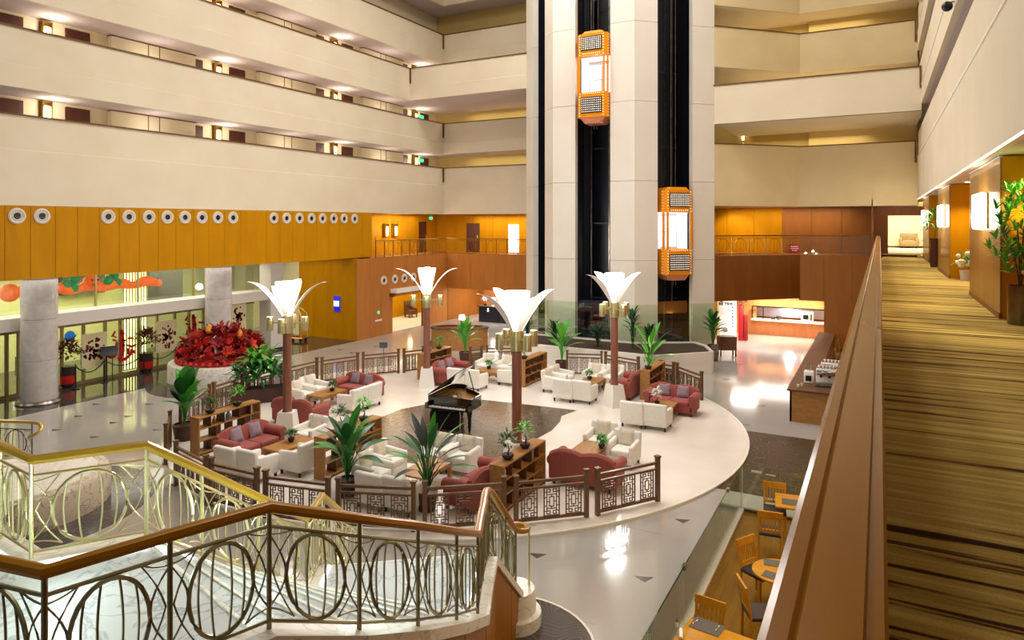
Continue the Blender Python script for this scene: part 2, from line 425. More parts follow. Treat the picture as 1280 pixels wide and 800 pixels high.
# gallery doors, bays and wall lamps (three visible floors)
lampP = None
dn = 1
ords = ['leftmost', 'second from the left', 'third from the left', 'rightmost']
lvn = ['lowest', 'middle', 'upper']
for k in range(3):
    zf = LEV[k][0]+.28; zc = LEV[k+1][0]
    for j, ly in enumerate((14.0, 21.4, 29.1, 36.7)):
        for sgn in (-1, 1):
            y0 = ly+sgn*1.18
            d = MB().box(-27.2, -27.14, y0-.45, y0+.45, zf, zc-.12).build('door_%d' % dn, M['door_brown'], kind='structure'); dn += 1
            MB().box(-27.14, -27.09, y0-.36*sgn-.03, y0-.36*sgn+.03, zf+1.0, zf+1.16).build('door_handle', M['brass'], d)
        if j < 3:
            b = S('wall_gallery_bay', MB().box(-27.2, -26.95, ly+2.35, ly+6.15, zf, zc-.01), M['pale_wall'])
            S('panel_joint', MB().box(-26.96, -26.935, ly+3.9, ly+3.93, zf, zc-.05).box(-26.96, -26.935, ly+4.4, ly+4.43, zf, zc-.05), M['cap_brown'], b)
            S('bay_cap', MB().box(-27.2, -26.92, ly+2.33, ly+6.17, zc-.05, zc-.015), M['cap_brown'], b)
        if lampP is None:
            t = thing('wall_lamp', '', 'lamp')
            MB().box(-.02, .03, -.2, .2, -.42, .42).build('back_plate', M['brass_dark'], t)
            MB().rbox((.12, 0, -.05), (.17, .24, .6), .05).build('lamp_shade', M['wall_lamp'], t)
            fr = MB()
            for q in (-.15, .15):
                fr.box(.03, .22, q-.015, q+.015, -.42, .42)
            fr.box(.03, .22, -.16, .16, .38, .42).build('frame', M['brass_dark'], t)
            lampP = Proto(t)
        lampP.put((-27.17, ly, LEV[k][2]+.48), 0, '%s glowing wall lamp on the %s gallery floor of the left wall' % (ords[j], lvn[k]), 'gallery wall lamps')
        light('POINT', (-26.5, ly, LEV[k][2]+.5), 34, (1, .88, .72), .15); light('POINT', (-26.2, ly+3.8, LEV[k][2]+.1), 26, (1, .9, .8), .3)
# small ceiling fittings under the left galleries
# ---- wood fascia on the left with round air nozzles
wf = S('wall_left_fascia', MB().box(LX-.5, LX-.06, -4, 30.2, 4.5, 6.99), M['cap_brown'])
seams = [-4, -2.6, -1.1, .4, 1.9, 3.4, 4.9, 6.4, 7.9, 9.4, 10.9, 11.82, 12.59, 13.38, 14.13, 14.9, 15.65, 16.44, 17.24, 18.01, 18.82, 19.56, 20.37, 21.22, 22.68, 23.5, 24.31, 25.1, 25.93, 26.79, 27.56, 29.41, 30.22]
for a, b in zip(seams, seams[1:]):
    MB().box(LX-.07, LX, a+.008, b-.008, 4.5, 6.985).build('panel', M['gold_wood'], wf)
MB().box(-31, LX-.5, -4, 28.7, 4.46, 4.6).build('ceiling_entrance', M['soffit'], kind='structure')
noz = None
ny = [12.17, 12.94, 15.22, 16.02, 16.83, 17.62, 18.41, 19.21, 20.0, 20.79, 23.11, 23.9, 24.73, 25.54, 26.32, 27.14, 27.93, 28.76]
where = ['left of the far left pair', 'right of the far left pair'] + ['%s from the left in the row of eight' % s for s in ('first', 'second', 'third', 'fourth', 'fifth', 'sixth', 'seventh', 'last')] + \
    ['%s from the left in the far row' % s for s in ('first', 'second', 'third', 'fourth', 'fifth', 'sixth', 'seventh', 'last')]
def nozzle_proto():
    t = thing('air_nozzle', '', 'vent')
    m = Matrix.Rotation(PI/2, 4, 'Y')
    MB().lathe([(.29, 0), (.29, .03), (.24, .06), (.19, .04), (.19, 0)], n=24, cap=False).xf(m).build('rim', M['rim_white'], t)
    MB().lathe([(.19, .02), (.15, .05), (.12, .035), (.12, .01)], n=20, cap=False).xf(m).build('inner_ring', M['gray_plaster'], t)
    MB().lathe([(.125, 0), (.13, .02), (.08, .035), (.01, .035)], n=16).xf(m).build('core', M['black'], t)
    return Proto(t)
noz = nozzle_proto()
for y, wh in zip(ny, where):
    noz.put((LX, y, 6.64), 0, sc=.93, label='air nozzle on the gold fascia, '+wh, group='air nozzles')
# ---- entrance front
GX = -28.0
S('wall_entrance_beam', MB().box(-28.15, -27.0, -4, 25.2, 2.56, 3.02), M['gray_plaster'])
S('wall_outside', MB().box(-33.2, -33.0, -4, 30, 0, 4.6), M['outside'])
S('floor_outside', MB().box(-33, -28.02, -4, 28.6, 0, .01), M['entr_stone'])
fr_u = [8, 23, 77, 104, 131, 150, 173, 196, 218, 236, 254, 290, 318]
ys = [5.0, 7.5, 10.0]+[yat(u, GX) for u in fr_u]
wn = 1
for i, (a, b) in enumerate(zip(ys, ys[1:])):
    d = MB().box(GX-.02, GX+.02, a+.04, b-.04, .1, 2.36).build('window_%d' % wn, M['glass'], kind='structure'); wn += 1
    MB().box(GX-.05, GX+.06, a-.05, a+.05, 0, 2.5).build('frame_post', M['frame_bronze'], d)
    MB().box(GX-.04, GX+.05, a+.05, b-.05, 0, .14).build('bottom_rail', M['frame_bronze'], d)
    MB().box(GX-.05, GX+.06, a+.05, b-.05, 2.34, 2.56).build('top_rail', M['frame_bronze'], d)
    if i % 2: MB().tube([(GX+.1, b-.14, .8), (GX+.1, b-.14, 1.5)], .02).build('door_handle', M['chrome'], d)
for i, (a, b) in enumerate(((-4, 4), (4, 10), (10, 14.2), (14.2, 16.4), (16.4, 18.2), (18.2, 20.9), (20.9, 25))):
    d = MB().box(-28.13, -28.09, a+.02, b-.02, 3.02, 4.46).build('window_%d' % wn, M['glass'], kind='structure'); wn += 1
    MB().box(-28.14, -28.05, b-.03, b+.03, 3.02, 4.46).build('frame_post', M['frame_bronze'], d)
# rooms glimpsed through the doors
S('wall_outside_pier', MB().box(-32.9, -32.2, 5, 12.4, 0, 4.4).box(-32.9, -32.5, 17.5, 19.4, 3.1, 4.4).box(-31.6, -31.2, 20.2, 22.6, 2.6, 4.4), M['outside_dark'])
S('wall_porch_glow', MB().box(-28.9, -28.8, yat(155, -28.8), yat(184, -28.8), .05, 4.4), M['glow_yellow'])
rb = MB()
for i in range(9):
    y = yat(155, -28.7)+i*(yat(184, -28.7)-yat(155, -28.7))/8
    rb.box(-28.76, -28.72, y-.03, y+.03, .05, 4.4)
rb.build('trim_porch_ribs', M['outside'], kind='structure')
# columns
colp = None
for n, (x, y, s) in enumerate(((-26.45, 13.45, 'nearer round gray stone column in front of the glass entrance'), (-26.45, 20.95, 'farther round gray stone column right of the glass entrance doors'))):
    t = thing('stone_column', s, 'column', (x, y, 0), 0, 'entrance columns')
    for z0, z1 in ((.12, 1.55), (1.56, 3.0), (3.01, 4.49)):
        MB().lathe([(.57, z0), (.57, z1)], n=32).build('shaft_drum', M['column'], t)
    MB().lathe([(.72, 0), (.72, .05), (.66, .12), (.57, .13)], n=32).build('base_ring', M['steel'], t)
t = thing('square_pillar', 'square pale gray pillar at the right end of the entrance front', 'column', (-27.2, 24.7, 0))
MB().box(-.4, .4, -.4, .4, 0, 4.45).build('shaft', M['gray_plaster'], t); MB().box(-.43, .43, -.43, .43, 0, .12).build('base', M['entr_stone'], t)
# ---- side hall at the left back
gw = S('wall_hall', MB().box(-33, -25.22, 28.72, 28.9, 0, 4.5), M['cap_brown'])
for a, b in ((-33, -29.3), (-29.3, -28.2), (-28.2, -27.1), (-27.1, -26.0), (-26.0, -25.0)):
    MB().box(a+.006, min(b-.006, -25.08), 28.62, 28.71, 0, 4.46).build('panel', M['gold_wood'] if b > -29 else M['pale_wall'], gw)
lw = S('wall_left_lower', MB().box(-25.2, -25.06, 28.7, 31.7, 0, 4.45).box(-25.2, -25.06, 34.8, 37.6, 0, 4.45).box(-25.2, -25.06, 31.7, 34.8, 2.12, 4.45), M['cap_brown'])
for a, b, z in ((28.61, 29.7, 0), (29.7, 30.7, 0), (30.7, 31.7, 0), (31.7, 33.2, 2.12), (33.2, 34.8, 2.12), (34.8, 36.1, 0), (36.1, 37.4, 0)):
    MB().box(-25.07, -25.0, a+.006, b-.006, z, 4.44).build('panel', M['copper_wood'], lw)
for y, wh in zip((30.9, 31.9, 32.8, 33.7), ('first', 'second', 'third', 'fourth')):
    noz.put((-25.0, y, 3.12), 0, 'air nozzle above the back hall doorway, %s from the left' % wh, 'air nozzles')
t = thing('door_canopy', 'white canopy beam over the doorway of the back hall', 'canopy', (-25.0, 33.2, 2.15))
MB().box(0, .5, -1.7, 1.5, .2, .42).build('beam', M['white'], t); MB().box(0, .3, -1.8, -1.6, -.02, .2).build('bracket', M['brass_dark'], t); MB().box(0, .3, 1.4, 1.5, -.02, .2).build('bracket', M['brass_dark'], t)
S('wall_hall_room', MB().box(-29.2, -29, 29.5, 43, 0, 3.0).box(-29.2, -26.2, 42.8, 43, 0, 3), M['gold_wood'])
S('floor_hall_room', MB().box(-29, -25.3, 29.5, 42.8, 0, .01), M['pale_edge'])
S('ceiling_hall_room', MB().box(-29.2, -25.3, 29, 42.9, 2.9, 3.0), M['white'])
# back-left, lower floor
bw = S('wall_back_lower', MB().box(-25.0, -14, 37.48, 37.6, 2.15, 4.45), M['cap_brown'])
for i in range(6):
    MB().box(-25.0+i*1.8, -25.0+(i+1)*1.8-.01, 37.4, 37.49, 2.15, 4.44).build('panel', M['copper_wood'], bw)
S('wall_bar_back', MB().box(-26, -9, 42.2, 42.4, 0, 3.2), M['buffet_wood'])
S('ceiling_bar', MB().box(-25.2, -9, 37.6, 42.3, 2.5, 2.62), M['cream'])
S('wall_bar_side', MB().box(-25.2, -25.06, 37.6, 42.2, 0, 3.2), M['brown_wood'])
# ---- second floor, left and back-left
S('floor_mezzanine_left', MB().box(-27.2, -25.06, 30.2, 39.4, 4.3, 4.45).box(-25.06, -14, 37.48, 39.4, 4.3, 4.45), M['brown_wood'])
mw = S('wall_mezzanine_left', MB().box(-27.4, -27.2, 28.9, 39.4, 4.45, 6.99), M['cap_brown'])
for i in range(7): MB().box(-27.22, -27.15, 30.0+i*1.34, 30.0+(i+1)*1.34-.012, 4.45, 6.98).build('panel', M['gold_wood'], mw)
S('wall_mezzanine_end', MB().box(-27.2, -25.36, 30.0, 30.15, 4.45, 6.99), M['gold_wood'])
mb = S('wall_mezzanine_back', MB().box(-27.3, -9, 39.42, 39.6, 4.45, 6.99), M['cap_brown'])
for i in range(9): MB().box(-27.2+i*1.5, -27.2+(i+1)*1.5-.012, 39.36, 39.43, 4.45, 6.98).build('panel', M['gold_wood'], mb)
for y, w_ in ((32.4, .45), (35.4, .45), (37.6, .4)):
    d = MB().box(-27.15, -27.1, y-w_, y+w_, 4.45, 6.5).build('door_%d' % dn, M['door_brown'] if y > 37 else M['gold_wood'], kind='structure'); dn += 1
    MB().box(-27.1, -27.05, y+.3, y+.36, 5.4, 5.6).build('door_handle', M['brass'], d)
d = MB().box(-24.7, -23.7, 39.3, 39.36, 4.45, 6.4).build('door_%d' % dn, M['door_brown'], kind='structure'); dn += 1
MB().box(-23.85, -23.8, 39.24, 39.3, 5.4, 5.6).build('door_handle', M['brass'], d)
d = MB().box(xat(636, 39.3), xat(648, 39.3), 39.28, 39.36, 4.5, 6.3).build('door_%d' % dn, M['glow_white'], kind='structure'); dn += 1
MB().box(xat(635, 39.3), xat(636, 39.3), 39.26, 39.34, 4.5, 6.35).build('door_frame', M['brass'], d)
# ---- lift tower (three faces of an octagon)
C2 = Vector((-10.1, 30.8)); C1 = Vector((-14.3, 30.8)); C0 = Vector((-17.35, 33.85)); C3 = TE
tw = S('wall_tower_core', MB().prism([(-17.2, 37), (-15.9, 34.4), (-13.5, 33.2), (-10.9, 33.2), (-8.4, 35.2), (-8.4, 38.5), (-17.2, 38.5)], 0, 23.5), M['shaft'])
def along(a, b, s): return Vector(a[:2])+(Vector(b[:2])-Vector(a[:2])).normalized()*s
for a, b in ((C0, C1), (C1, C2), (C2, C3)):
    ln = (b-a).length
    for s0, s1, e0, e1 in ((0, 1.2, 0, 0), (ln-1.2, ln, 0, 0)):
        for i in range(6):
            z0 = .9+i*3.75; p, q = along(a, b, s0), along(a, b, s1)
            MB().wallseg(p, q, .3, z0, z0+3.735).build('stone_cladding', M['tower_stone'], tw)
        MB().wallseg(along(a, b, s0+.01), along(a, b, s1-.01), .3, 0, .9).build('stone_cladding', M['tower_stone'], tw)
        nn = (b-a).normalized(); nn = Vector((-nn.y, nn.x))*.3
        MB().wallseg(along(a, b, s0+.03)+nn, along(a, b, s1-.03)+nn, 1.7, 0, 23.4).build('shaft_wall', M['shaft'], tw)
    for s in (1.45, ln-1.45, ln/2+.3):
        p = along(a, b, s); n = (b-a).normalized(); n = Vector((-n.y, n.x))
        p = p+n*1.5
        MB().box(p.x-.03, p.x+.03, p.y-.03, p.y+.03, 0, 23.4).build('guide_rail', M['steel'], tw)
    p, q = along(a, b, 1.2), along(a, b, ln-1.2); n = (b-a).normalized(); n = Vector((-n.y, n.x))
    for i in range(7):
        MB().wallseg(p+n*1.5, q+n*1.5, .06, 2.62+i*3.75, 2.68+i*3.75).build('rail_bracket', M['navy'], tw)
    MB().wallseg(p+n*.5, q+n*.5, .1, 2.05, 2.62).build('pit_band', M['umber_wood'] if a == C2 else M['navy'], tw)
    MB().wallseg(p+n*.9, q+n*.9, .4, 0, 1.25).build('pit_counter', M['navy'], tw)
# ---- back right
CH = Vector((-3.57, 37.3))
for k, (zb, _, zt, near) in enumerate(RB):
    if near:
        S('wall_right_back_parapet', MB().wallseg((1.55, 33.95), (-7.3, 33.95), .15, zb, zt).wallseg((1.55, 34.0), (-7.3, 34.0), .22, zb, zb+.12), M['cream'])
        S('trim_parapet_cap', MB().box(-7.2, 1.55, 33.75, 34.0, zt, zt+.05), M['cap_brown'])
        S('trim_corner', MB().box(1.48, 1.55, 33.72, 33.8, zt-.9, zt), M['cap_brown'])
        S('ceiling_gallery_right_back', MB().box(-7.0, 1.6, 33.96, 39.4, zb, zb+.28), M['cream'])
    else:
        S('wall_right_back_parapet', MB().wallseg(CH, TE, -.16, zb, zt).wallseg((1.55, 37.3), CH, -.16, zb, zt), M['cream_warm_lit'])
        S('trim_parapet_cap', MB().wallseg(CH+Vector((.02, -.04)), TE+Vector((.02, -.04)), -.2, zt, zt+.05).wallseg((1.5, 37.26), CH+Vector((.02, -.04)), -.2, zt, zt+.05), M['cap_brown'])
        S('trim_corner', MB().box(1.44, 1.5, 37.2, 37.28, zt-1.0, zt), M['cap_brown'])
        S('ceiling_gallery_right_back', MB().prism([(1.6, 37.46), (CH.x-.1, 37.46), (TE.x-.1, 33.95), (-8.4, 35.2), (-8.4, 39.4), (1.6, 39.4)], zb, zb+.28), M['cream'])
    zn = RB[k+1][0] if k < 4 else 23.5
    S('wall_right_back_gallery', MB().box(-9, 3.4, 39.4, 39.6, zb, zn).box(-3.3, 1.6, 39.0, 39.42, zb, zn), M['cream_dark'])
for k, (z, wh) in enumerate(((11.0, 'lowest'), (16.6, 'upper'))):
    if k < 2:
        t = thing('wall_light_streak', 'slim vertical light streak on the %s yellow gallery wall right of the lift tower' % wh, 'lamp', (xat(929, 39.3), 39.34, z-.1), 0, 'gallery wall light streaks')
        MB().box(-.05, .05, -.05, .05, -.7, .45).build('tube', M['brass'], t); MB().box(-.06, .06, -.12, -.05, .1, .45).build('lens', M['wall_lamp'], t)  # glowing strip stands in for a lamp's reflection on the wall
# second floor gold wall and ground-floor front, back right
bg2 = S('wall_gold_back', MB().box(-9, -.3, 39.5, 39.62, 4.8, 7.3), M['cap_brown'])
for i in range(6): MB().box(-9+i*1.45, -9+(i+1)*1.45-.012, 39.42, 39.51, 4.8, 7.28).build('panel', M['gold_wood'] if i < 3 else M['brown_wood'], bg2)
S('floor_mezzanine_right', MB().prism([(1.6, 37.45), (CH.x-.05, 37.45), (TE.x-.05, 33.97), (-8.4, 35.2), (-8.4, 39.5), (1.6, 39.5)], 4.55, 4.8), M['brown_wood'])
fw = S('wall_back_right_front', MB().wallseg(CH+Vector((-.06, .06)), TE+Vector((-.06, .06)), -.2, 2.6, 4.8).wallseg((1.9, 37.36), CH+Vector((-.06, .06)), -.2, 2.5, 4.8).box(-2.46, 1.9, 37.36, 37.5, 0, 2.5), M['cap_brown'])
MB().wallseg(CH, TE, -.07, 2.6, 4.8).build('panel', M['umber_wood'], fw)
for a, b, z in ((-3.57, -2.46, 2.5), (-2.46, -1.2, 0), (-1.2, 0.1, 0), (.1, 1.9, 0)):
    MB().box(a+.006, b-.006, 37.3, 37.37, z, 4.8).build('panel', M['brown_wood'], fw)
S('wall_buffet_room', MB().box(-8.4, -2.0, 41.4, 41.6, 0, .92).box(-8.4, -2.0, 41.4, 41.6, 1.62, 3).box(-8.4, xat(944, 41), 41.4, 41.6, .9, 1.64).box(-8.4, -2, 43, 43.2, 0, 3), M['buffet_wood'])
S('wall_buffet_side', MB().box(-8.5, -8.3, 37, 43, 0, 3).box(-2.3, -2.1, 37.4, 43, 0, 3), M['gold_wood'])
S('ceiling_buffet', MB().box(-8.5, -2.1, 37.7, 43.2, 2.72, 2.8).prism([(-2.6, 37.7), (-3.7, 37.62), (-7.1, 34.25), (-8.5, 35.5), (-8.5, 37.7)], 2.72, 2.8), M['cream'])
# ---- right-hand corridor
S('floor_corridor', MB().box(-.02, 2.62, -2, 41.2, 4.72, 4.8), M['carpet'])
S('floor_end_room', MB().box(-3, 6, 41.2, 51, 4.72, 4.805), M['pale_wall'])
S('ceiling_ground_right', MB().box(-.12, 2.62, -2, 41.2, 4.4, 4.715), M['cream'])
S('wall_ground_right', MB().box(1.9, 2.1, -3, 37.4, 0, 4.4), M['brown_wood'])
S('wall_balustrade', MB().box(-.12, -.012, -1.5, 37.2, 4.4, 5.70), M['brown_wood'])
S('baseboard_balustrade', MB().box(-.012, .004, -1.5, 37.2, 4.8, 4.9), M['umber_wood'])
S('wall_corridor', MB().box(2.6, 2.75, -2, 41.2, 4.8, 7.6), M['gold_wood'])
for i, (a, b) in enumerate(((-2, 8.4), (13.9, 18.3), (23.4, 27.75), (32.9, 37.2))):
    pw = S('wall_corridor_pier', MB().box(1.80, 2.6, a, b, 4.8, 7.52), M['gold_wood'])
    n = max(2, round((b-a)/.73)); st = (b-a)/n
    for j in range(n): MB().box(1.765, 1.802, a+j*st+.004, a+(j+1)*st-.004, 4.9, 7.5).build('panel', M['panel_wood'], pw)
    MB().box(1.75, 1.80, a, b, 4.8, 4.9).build('skirting', M['umber_wood'], pw)
    MB().box(1.75, 1.80, a, b, 7.5, 7.52).build('top_strip', M['white'], pw)
S('ceiling_corridor', MB().box(1.712, 2.75, -2, 41.2, 7.54, 7.6), M['soffit'])
S('wall_corridor_end', MB().box(-.3, .37, 41.0, 41.2, 4.8, 7.54).box(2.3, 2.75, 41.0, 41.2, 4.8, 7.54).box(.37, 2.3, 41.0, 41.2, 6.8, 7.54).box(-.36, -.3, 37.3, 41.2, 4.8, 7.54), M['umber_wood'])
S('wall_end_room', MB().box(-3, 6, 51, 51.2, 4.8, 8).box(5.9, 6, 41.2, 51, 4.8, 8).box(-3.1, -3, 41.2, 51, 4.8, 8), M['pale_wall'])
S('ceiling_end_room', MB().box(-3, 6, 41.2, 51.2, 7.6, 7.7), M['white'])
S('baseboard_end_room', MB().box(-3, 6, 50.96, 51, 4.8, 4.92), M['cap_brown'])
RX = 1.55
for k, (zb, zg, zt) in enumerate(((7.54, 9.52, 10.67), (11.5, 12.3, 13.6), (14.5, 15.3, 16.5), (17.4, 18.2, 19.5), (20.3, 21, 22.3))):
    S('wall_right_parapet', MB().prof(parprof(RX, 1, zb, zg, zt), -4, 37.3), M['cream'])
    S('trim_parapet_lip', MB().box(RX-.02, RX+.12, -4, 37.3, zg-.02, zg+.02), M['white'])
    if k: S('ceiling_gallery_right', MB().box(RX+.16, 3.4, -4, 39.4, zb, zb+.28), M['soffit'])
    S('wall_right_gallery', MB().box(3.4, 3.6, -4, 39.6, zb, zb+4), M['pale_wall'])
S('trim_uplit_edge', MB().box(RX+.0, RX+.03, -2, 37.2, 7.522, 7.54), M['led'])  # edge strip glows in place of the uplighting along the fascia
rail = thing('balcony_rail', 'broad glossy wooden balcony handrail running along the carpeted corridor', 'railing', (0, -1.5, 4.8))
RP = [(-.165, .90), (-.168, .95), (-.160, .985), (-.145, 1.0), (-.118, 1.0), (-.112, .992), (-.106, 1.0), (-.022, 1.002), (-.018, .988), (.006, .984), (.012, .975), (.012, .93), (-.01, .90)]
for a, b in ((0, 6.0), (6.0, 12.5), (12.5, 19.0), (19.0, 25.5), (25.5, 32), (32, 38.7)):
    MB().prof(RP, a+.001, b-.001).build('rail_length', M['rail_wood'], rail)
S('ceiling_atrium', MB().box(-28, 4, -4, 42, 23.8, 24), M['cream'])

for u0, u1, zz in ((1143.5, 1147, 15.9), (1148.5, 1155, 15.75), (1157, 1163, 15.55)):
    S('trim_fin', MB().box(xat(u0, 33.3), xat(u1, 33.3), 33.2, 33.6, zz, 19.5), M['cream'])
# ================================================================ STAIRCASE
def V3(x, y, z): return Vector((x, y, z))
OUT = [V3(-8.2, 2.05, 3.2), V3(-6.6, 2.2, 3.2), V3(-5.05, 2.33, 3.2), V3(-4.66, 2.40, 3.22), V3(-4.42, 3.1, 3.23), V3(-4.21, 3.8, 3.23), V3(-3.94, 4.54, 2.91), V3(-3.87, 5.29, 2.57), V3(-4.01, 6.18, 2.13), V3(-4.2, 6.93, 1.77),
       V3(-4.62, 7.75, 1.68), V3(-5.0, 8.55, 1.58), V3(-5.02, 9.1, 1.02), V3(-5.06, 9.5, .62)]
INN = [V3(-9.6, 3.85, 3.16), V3(-7.95, 3.68, 3.16), V3(-7.22, 3.6, 3.16), V3(-6.67, 4.41, 3.16), V3(-6.58, 5.0, 2.72), V3(-6.5, 5.7, 2.2), V3(-6.44, 6.42, 1.68), V3(-6.84, 7.1, 1.66), V3(-7.2, 7.9, 1.05), V3(-7.5, 8.7, .55)]
stair = thing('marble_staircase', 'marble staircase with lit kerbs winding down from the foreground landing', 'staircase', (-5.5, 5.5, 0))
so = Vector((-5.5, 5.5, 0))
def lerp_path(P, t):
    L = [(b-a).length for a, b in zip(P, P[1:])]; tot = sum(L); d = t*tot
    for (a, b), l in zip(zip(P, P[1:]), L):
        if d <= l+1e-9: return a.lerp(b, max(0, d/l))
        d -= l
    return P[-1].copy()
def flight(po, pi, n, z0, rise):
    for i in range(n):
        a, b = lerp_path(po, i/n), lerp_path(po, (i+1)/n+.01); c, d = lerp_path(pi, min(1, (i+1)/n+.01)), lerp_path(pi, i/n)
        z = z0-rise*(i+1)
        MB().prism([a[:2], b[:2], c[:2], d[:2]], z-.16, z).build('step', M['marble_step'], stair, so)
        MB().bar((a.x, a.y, z+.155), (d.x, d.y, z+.155), .03, .02).build('step_nosing', M['marble'], stair, so)
MB().prism([p[:2] for p in OUT[:6]]+[p[:2] for p in INN[:4][::-1]], 2.9, 3.1).build('landing', M['marble_step'], stair, so)
flight(OUT[5:10], INN[3:7], 9, 3.1, .147)
MB().prism([OUT[9][:2], OUT[10][:2], OUT[11][:2], INN[7][:2], INN[6][:2]], 1.45, 1.62).build('landing', M['marble_step'], stair, so)
flight(OUT[11:]+[V3(-5.1, 10.3, 0)], INN[7:]+[V3(-7.8, 9.7, 0)], 10, 1.62, .162)
def mitred(P, side):
    out = []
    for i, p in enumerate(P):
        ds = [(q-r).normalized() for r, q in ((P[i-1], p),) if i > 0]+[(q-r).normalized() for r, q in ((p, P[i+1]),) if i < len(P)-1] if 0 < i < len(P)-1 else [((P[1]-P[0]) if i == 0 else (P[-1]-P[-2])).normalized()]
        ns = [Vector((-d.y, d.x, 0)).normalized()*side for d in ds]
        m = sum(ns, Vector((0, 0, 0))).normalized(); out.append(m/max(.45, m.dot(ns[0])))
    return out
def kerb(P, side, nm='kerb'):
    N_ = mitred(P, side)
    for i in range(len(P)-1):
        vs = []
        for p, n in ((P[i], N_[i]), (P[i+1], N_[i+1])):
            for o_, z_ in ((-.10, -.12), (.14, -.12), (.14, 0), (-.10, 0)): vs.append(Vector(p)+n*o_+Vector((0, 0, z_)))
        MB().add(vs, [(0,1,2,3), (7,6,5,4), (0,4,5,1), (1,5,6,2), (2,6,7,3), (3,7,4,0)]).build(nm, M['marble'], stair, so)
        MB().bar(P[i]-N_[i]*.115+Vector((0, 0, -.05)), P[i+1]-N_[i+1]*.115+Vector((0, 0, -.05)), .02, .05).build('light_strip', M['led_cool'], stair, so)
def cladding(P, side, off=.10):
    for a, b in zip(P, P[1:]):
        d = (b-a); n = Vector((-d.y, d.x, 0)).normalized()*side; L = d.length; k = max(1, round(L/.62))
        for i in range(k):
            p, q = a.lerp(b, i/k), a.lerp(b, (i+1)/k); e = (q-p).normalized()*.004
            p, q = p+e, q-e; vs = []
            for r_ in (p, q):
                for o_, z_ in ((off-.03, 0), (off, 0), (off, r_.z-.12), (off-.03, r_.z-.12)): vs.append(Vector((r_.x, r_.y, 0))+n*o_+Vector((0, 0, z_)))
            MB().add(vs, [(0,1,2,3), (7,6,5,4), (0,4,5,1), (1,5,6,2), (2,6,7,3), (3,7,4,0)]).build('side_panel', M['clad_wood'], stair, so)
kerb(OUT, -1); cladding(OUT, -1)
kerb(INN, 1); cladding(INN, 1)
nb = cw(.03, 10.95)-so
MB().lathe([(.44, 0), (.44, .2), (.40, .22)], (nb.x, nb.y, 0), n=28).build('plinth', M['marble'], stair)
MB().lathe([(.36, .22), (.35, .50), (.33, .56)], (nb.x, nb.y, 0), n=28).build('newel_block', M['marble'], stair)

def railing(name, label, posts, tail=None, hand='hand_wood', metal='rail_metal_shaded', H=.95, sc=1.0, head=None):
    org = Vector((posts[0].x, posts[0].y, posts[0].z)); up = Vector((0, 0, 1))
    t = thing(name, label, 'railing', org)
    mt = M[metal]
    path = [p+up*H for p in posts]
    if tail: path = path+tail
    # soften the handrail's corners a little
    if tail:
        q_ = [path[0]*2-path[1]]+path+[path[-1]*2-path[-2]]; path = []
        for i in range(1, len(q_)-2):
            for j in range(5):
                s = j/5; a, b, c, d = q_[i-1:i+3]
                path.append(.5*((2*b)+(c-a)*s+(2*a-5*b+4*c-d)*s*s+(3*b-a-3*c+d)*s**3))
        path.append(q_[-2])
    MB().tube(path, .055, 8, flat=.85).build('handrail', M[hand], t, org)
    for p in posts:
        MB().tube([p-up*.02, p+up*(H-.03)], .02, 8).build('post', mt, t, org)
    for h in (.06, .80):
        MB().tube([p+up*h for p in posts], .015, 6).build('rail_bar', mt, t, org)
    for a, b in zip(posts, posts[1:]):
        L = (b-a).length
        if L < .25: continue
        P = lambda s, h: a.lerp(b, s)+up*h
        cx, cy = .5, .45; ax = min(.325, .33/L); ay = .345; cy = .43
        MB().tube([P(cx+ax*math.cos(2*PI*i/28), cy+ay*math.sin(2*PI*i/28)) for i in range(28)], .017, 6, closed=True).build('ring', mt, t, org)
        for k in (-.62, -.22, .22, .62):
            hh = ay*math.sqrt(max(0, 1-k*k))
            MB().tube([P(cx+ax*(k+.10*(1 if k > 0 else -1)*(1-(j/3.5-1)**2)), cy-hh+2*hh*j/7) for j in range(8)], .0095, 5).build('curved_bar', mt, t, org)
        for sd in (-1, 1):
            e = 0 if sd < 0 else 1
            # lens round the post, outer bow, corner arcs
            MB().tube([P(e-sd*.17*math.sin(PI*j/8), .16+.58*j/8) for j in range(9)], .0085, 5).build('lens_arc', mt, t, org)
            MB().tube([P(cx+sd*(ax*1.12+.10*(1-(j/4-1)**2)-.12*abs(j/4-1)), .10+.70*j/8) for j in range(9)], .0075, 5).build('bow_arc', mt, t, org)
            for z0, z1 in ((.74, .80), (.16, .10)):
                MB().tube([P(e-sd*.26*j/5, z0+(z1-z0)*(j/5)**2) for j in range(6)], .0075, 5).build('corner_arc', mt, t, org)
    return t
def sub(P, mx):
    out = [P[0]]
    for a, b in zip(P, P[1:]):
        k = max(1, math.ceil((b-a).length/mx-.15)); out += [a.lerp(b, (i+1)/k) for i in range(k)]
    return out
front = [OUT[0], V3(-7.35, 2.13, 3.2), OUT[1], V3(-5.6, 2.29, 3.2), V3(-4.70, 2.42, 3.22), V3(-4.45, 3.12, 3.23)]+OUT[5:10]
railing('stair_railing', 'nearest stair railing of ringed metal bars with a wooden handrail round the landing', front)
SB = [OUT[9], V3(-4.62, 7.75, 1.68), OUT[11], OUT[12], OUT[13]]
tail = [V3(-5.0, 9.75, 1.47), V3(-5.12, 9.98, 1.42), V3(-5.32, 10.0, 1.40), V3(-5.42, 9.85, 1.40), V3(-5.34, 9.66, 1.40), V3(-5.2, 9.5, 1.40)]
railing('stair_railing', 'short lower stair railing curling over the marble block at the foot of the stair', SB, tail)
back = [INN[0], V3(-8.75, 3.76, 3.16), INN[1], INN[2], INN[3], INN[4], INN[5], INN[6]]
railing('stair_railing', 'far stair railing with yellow lit handrail on the other side of the marble steps', back, hand='hand_gold', metal='champagne')
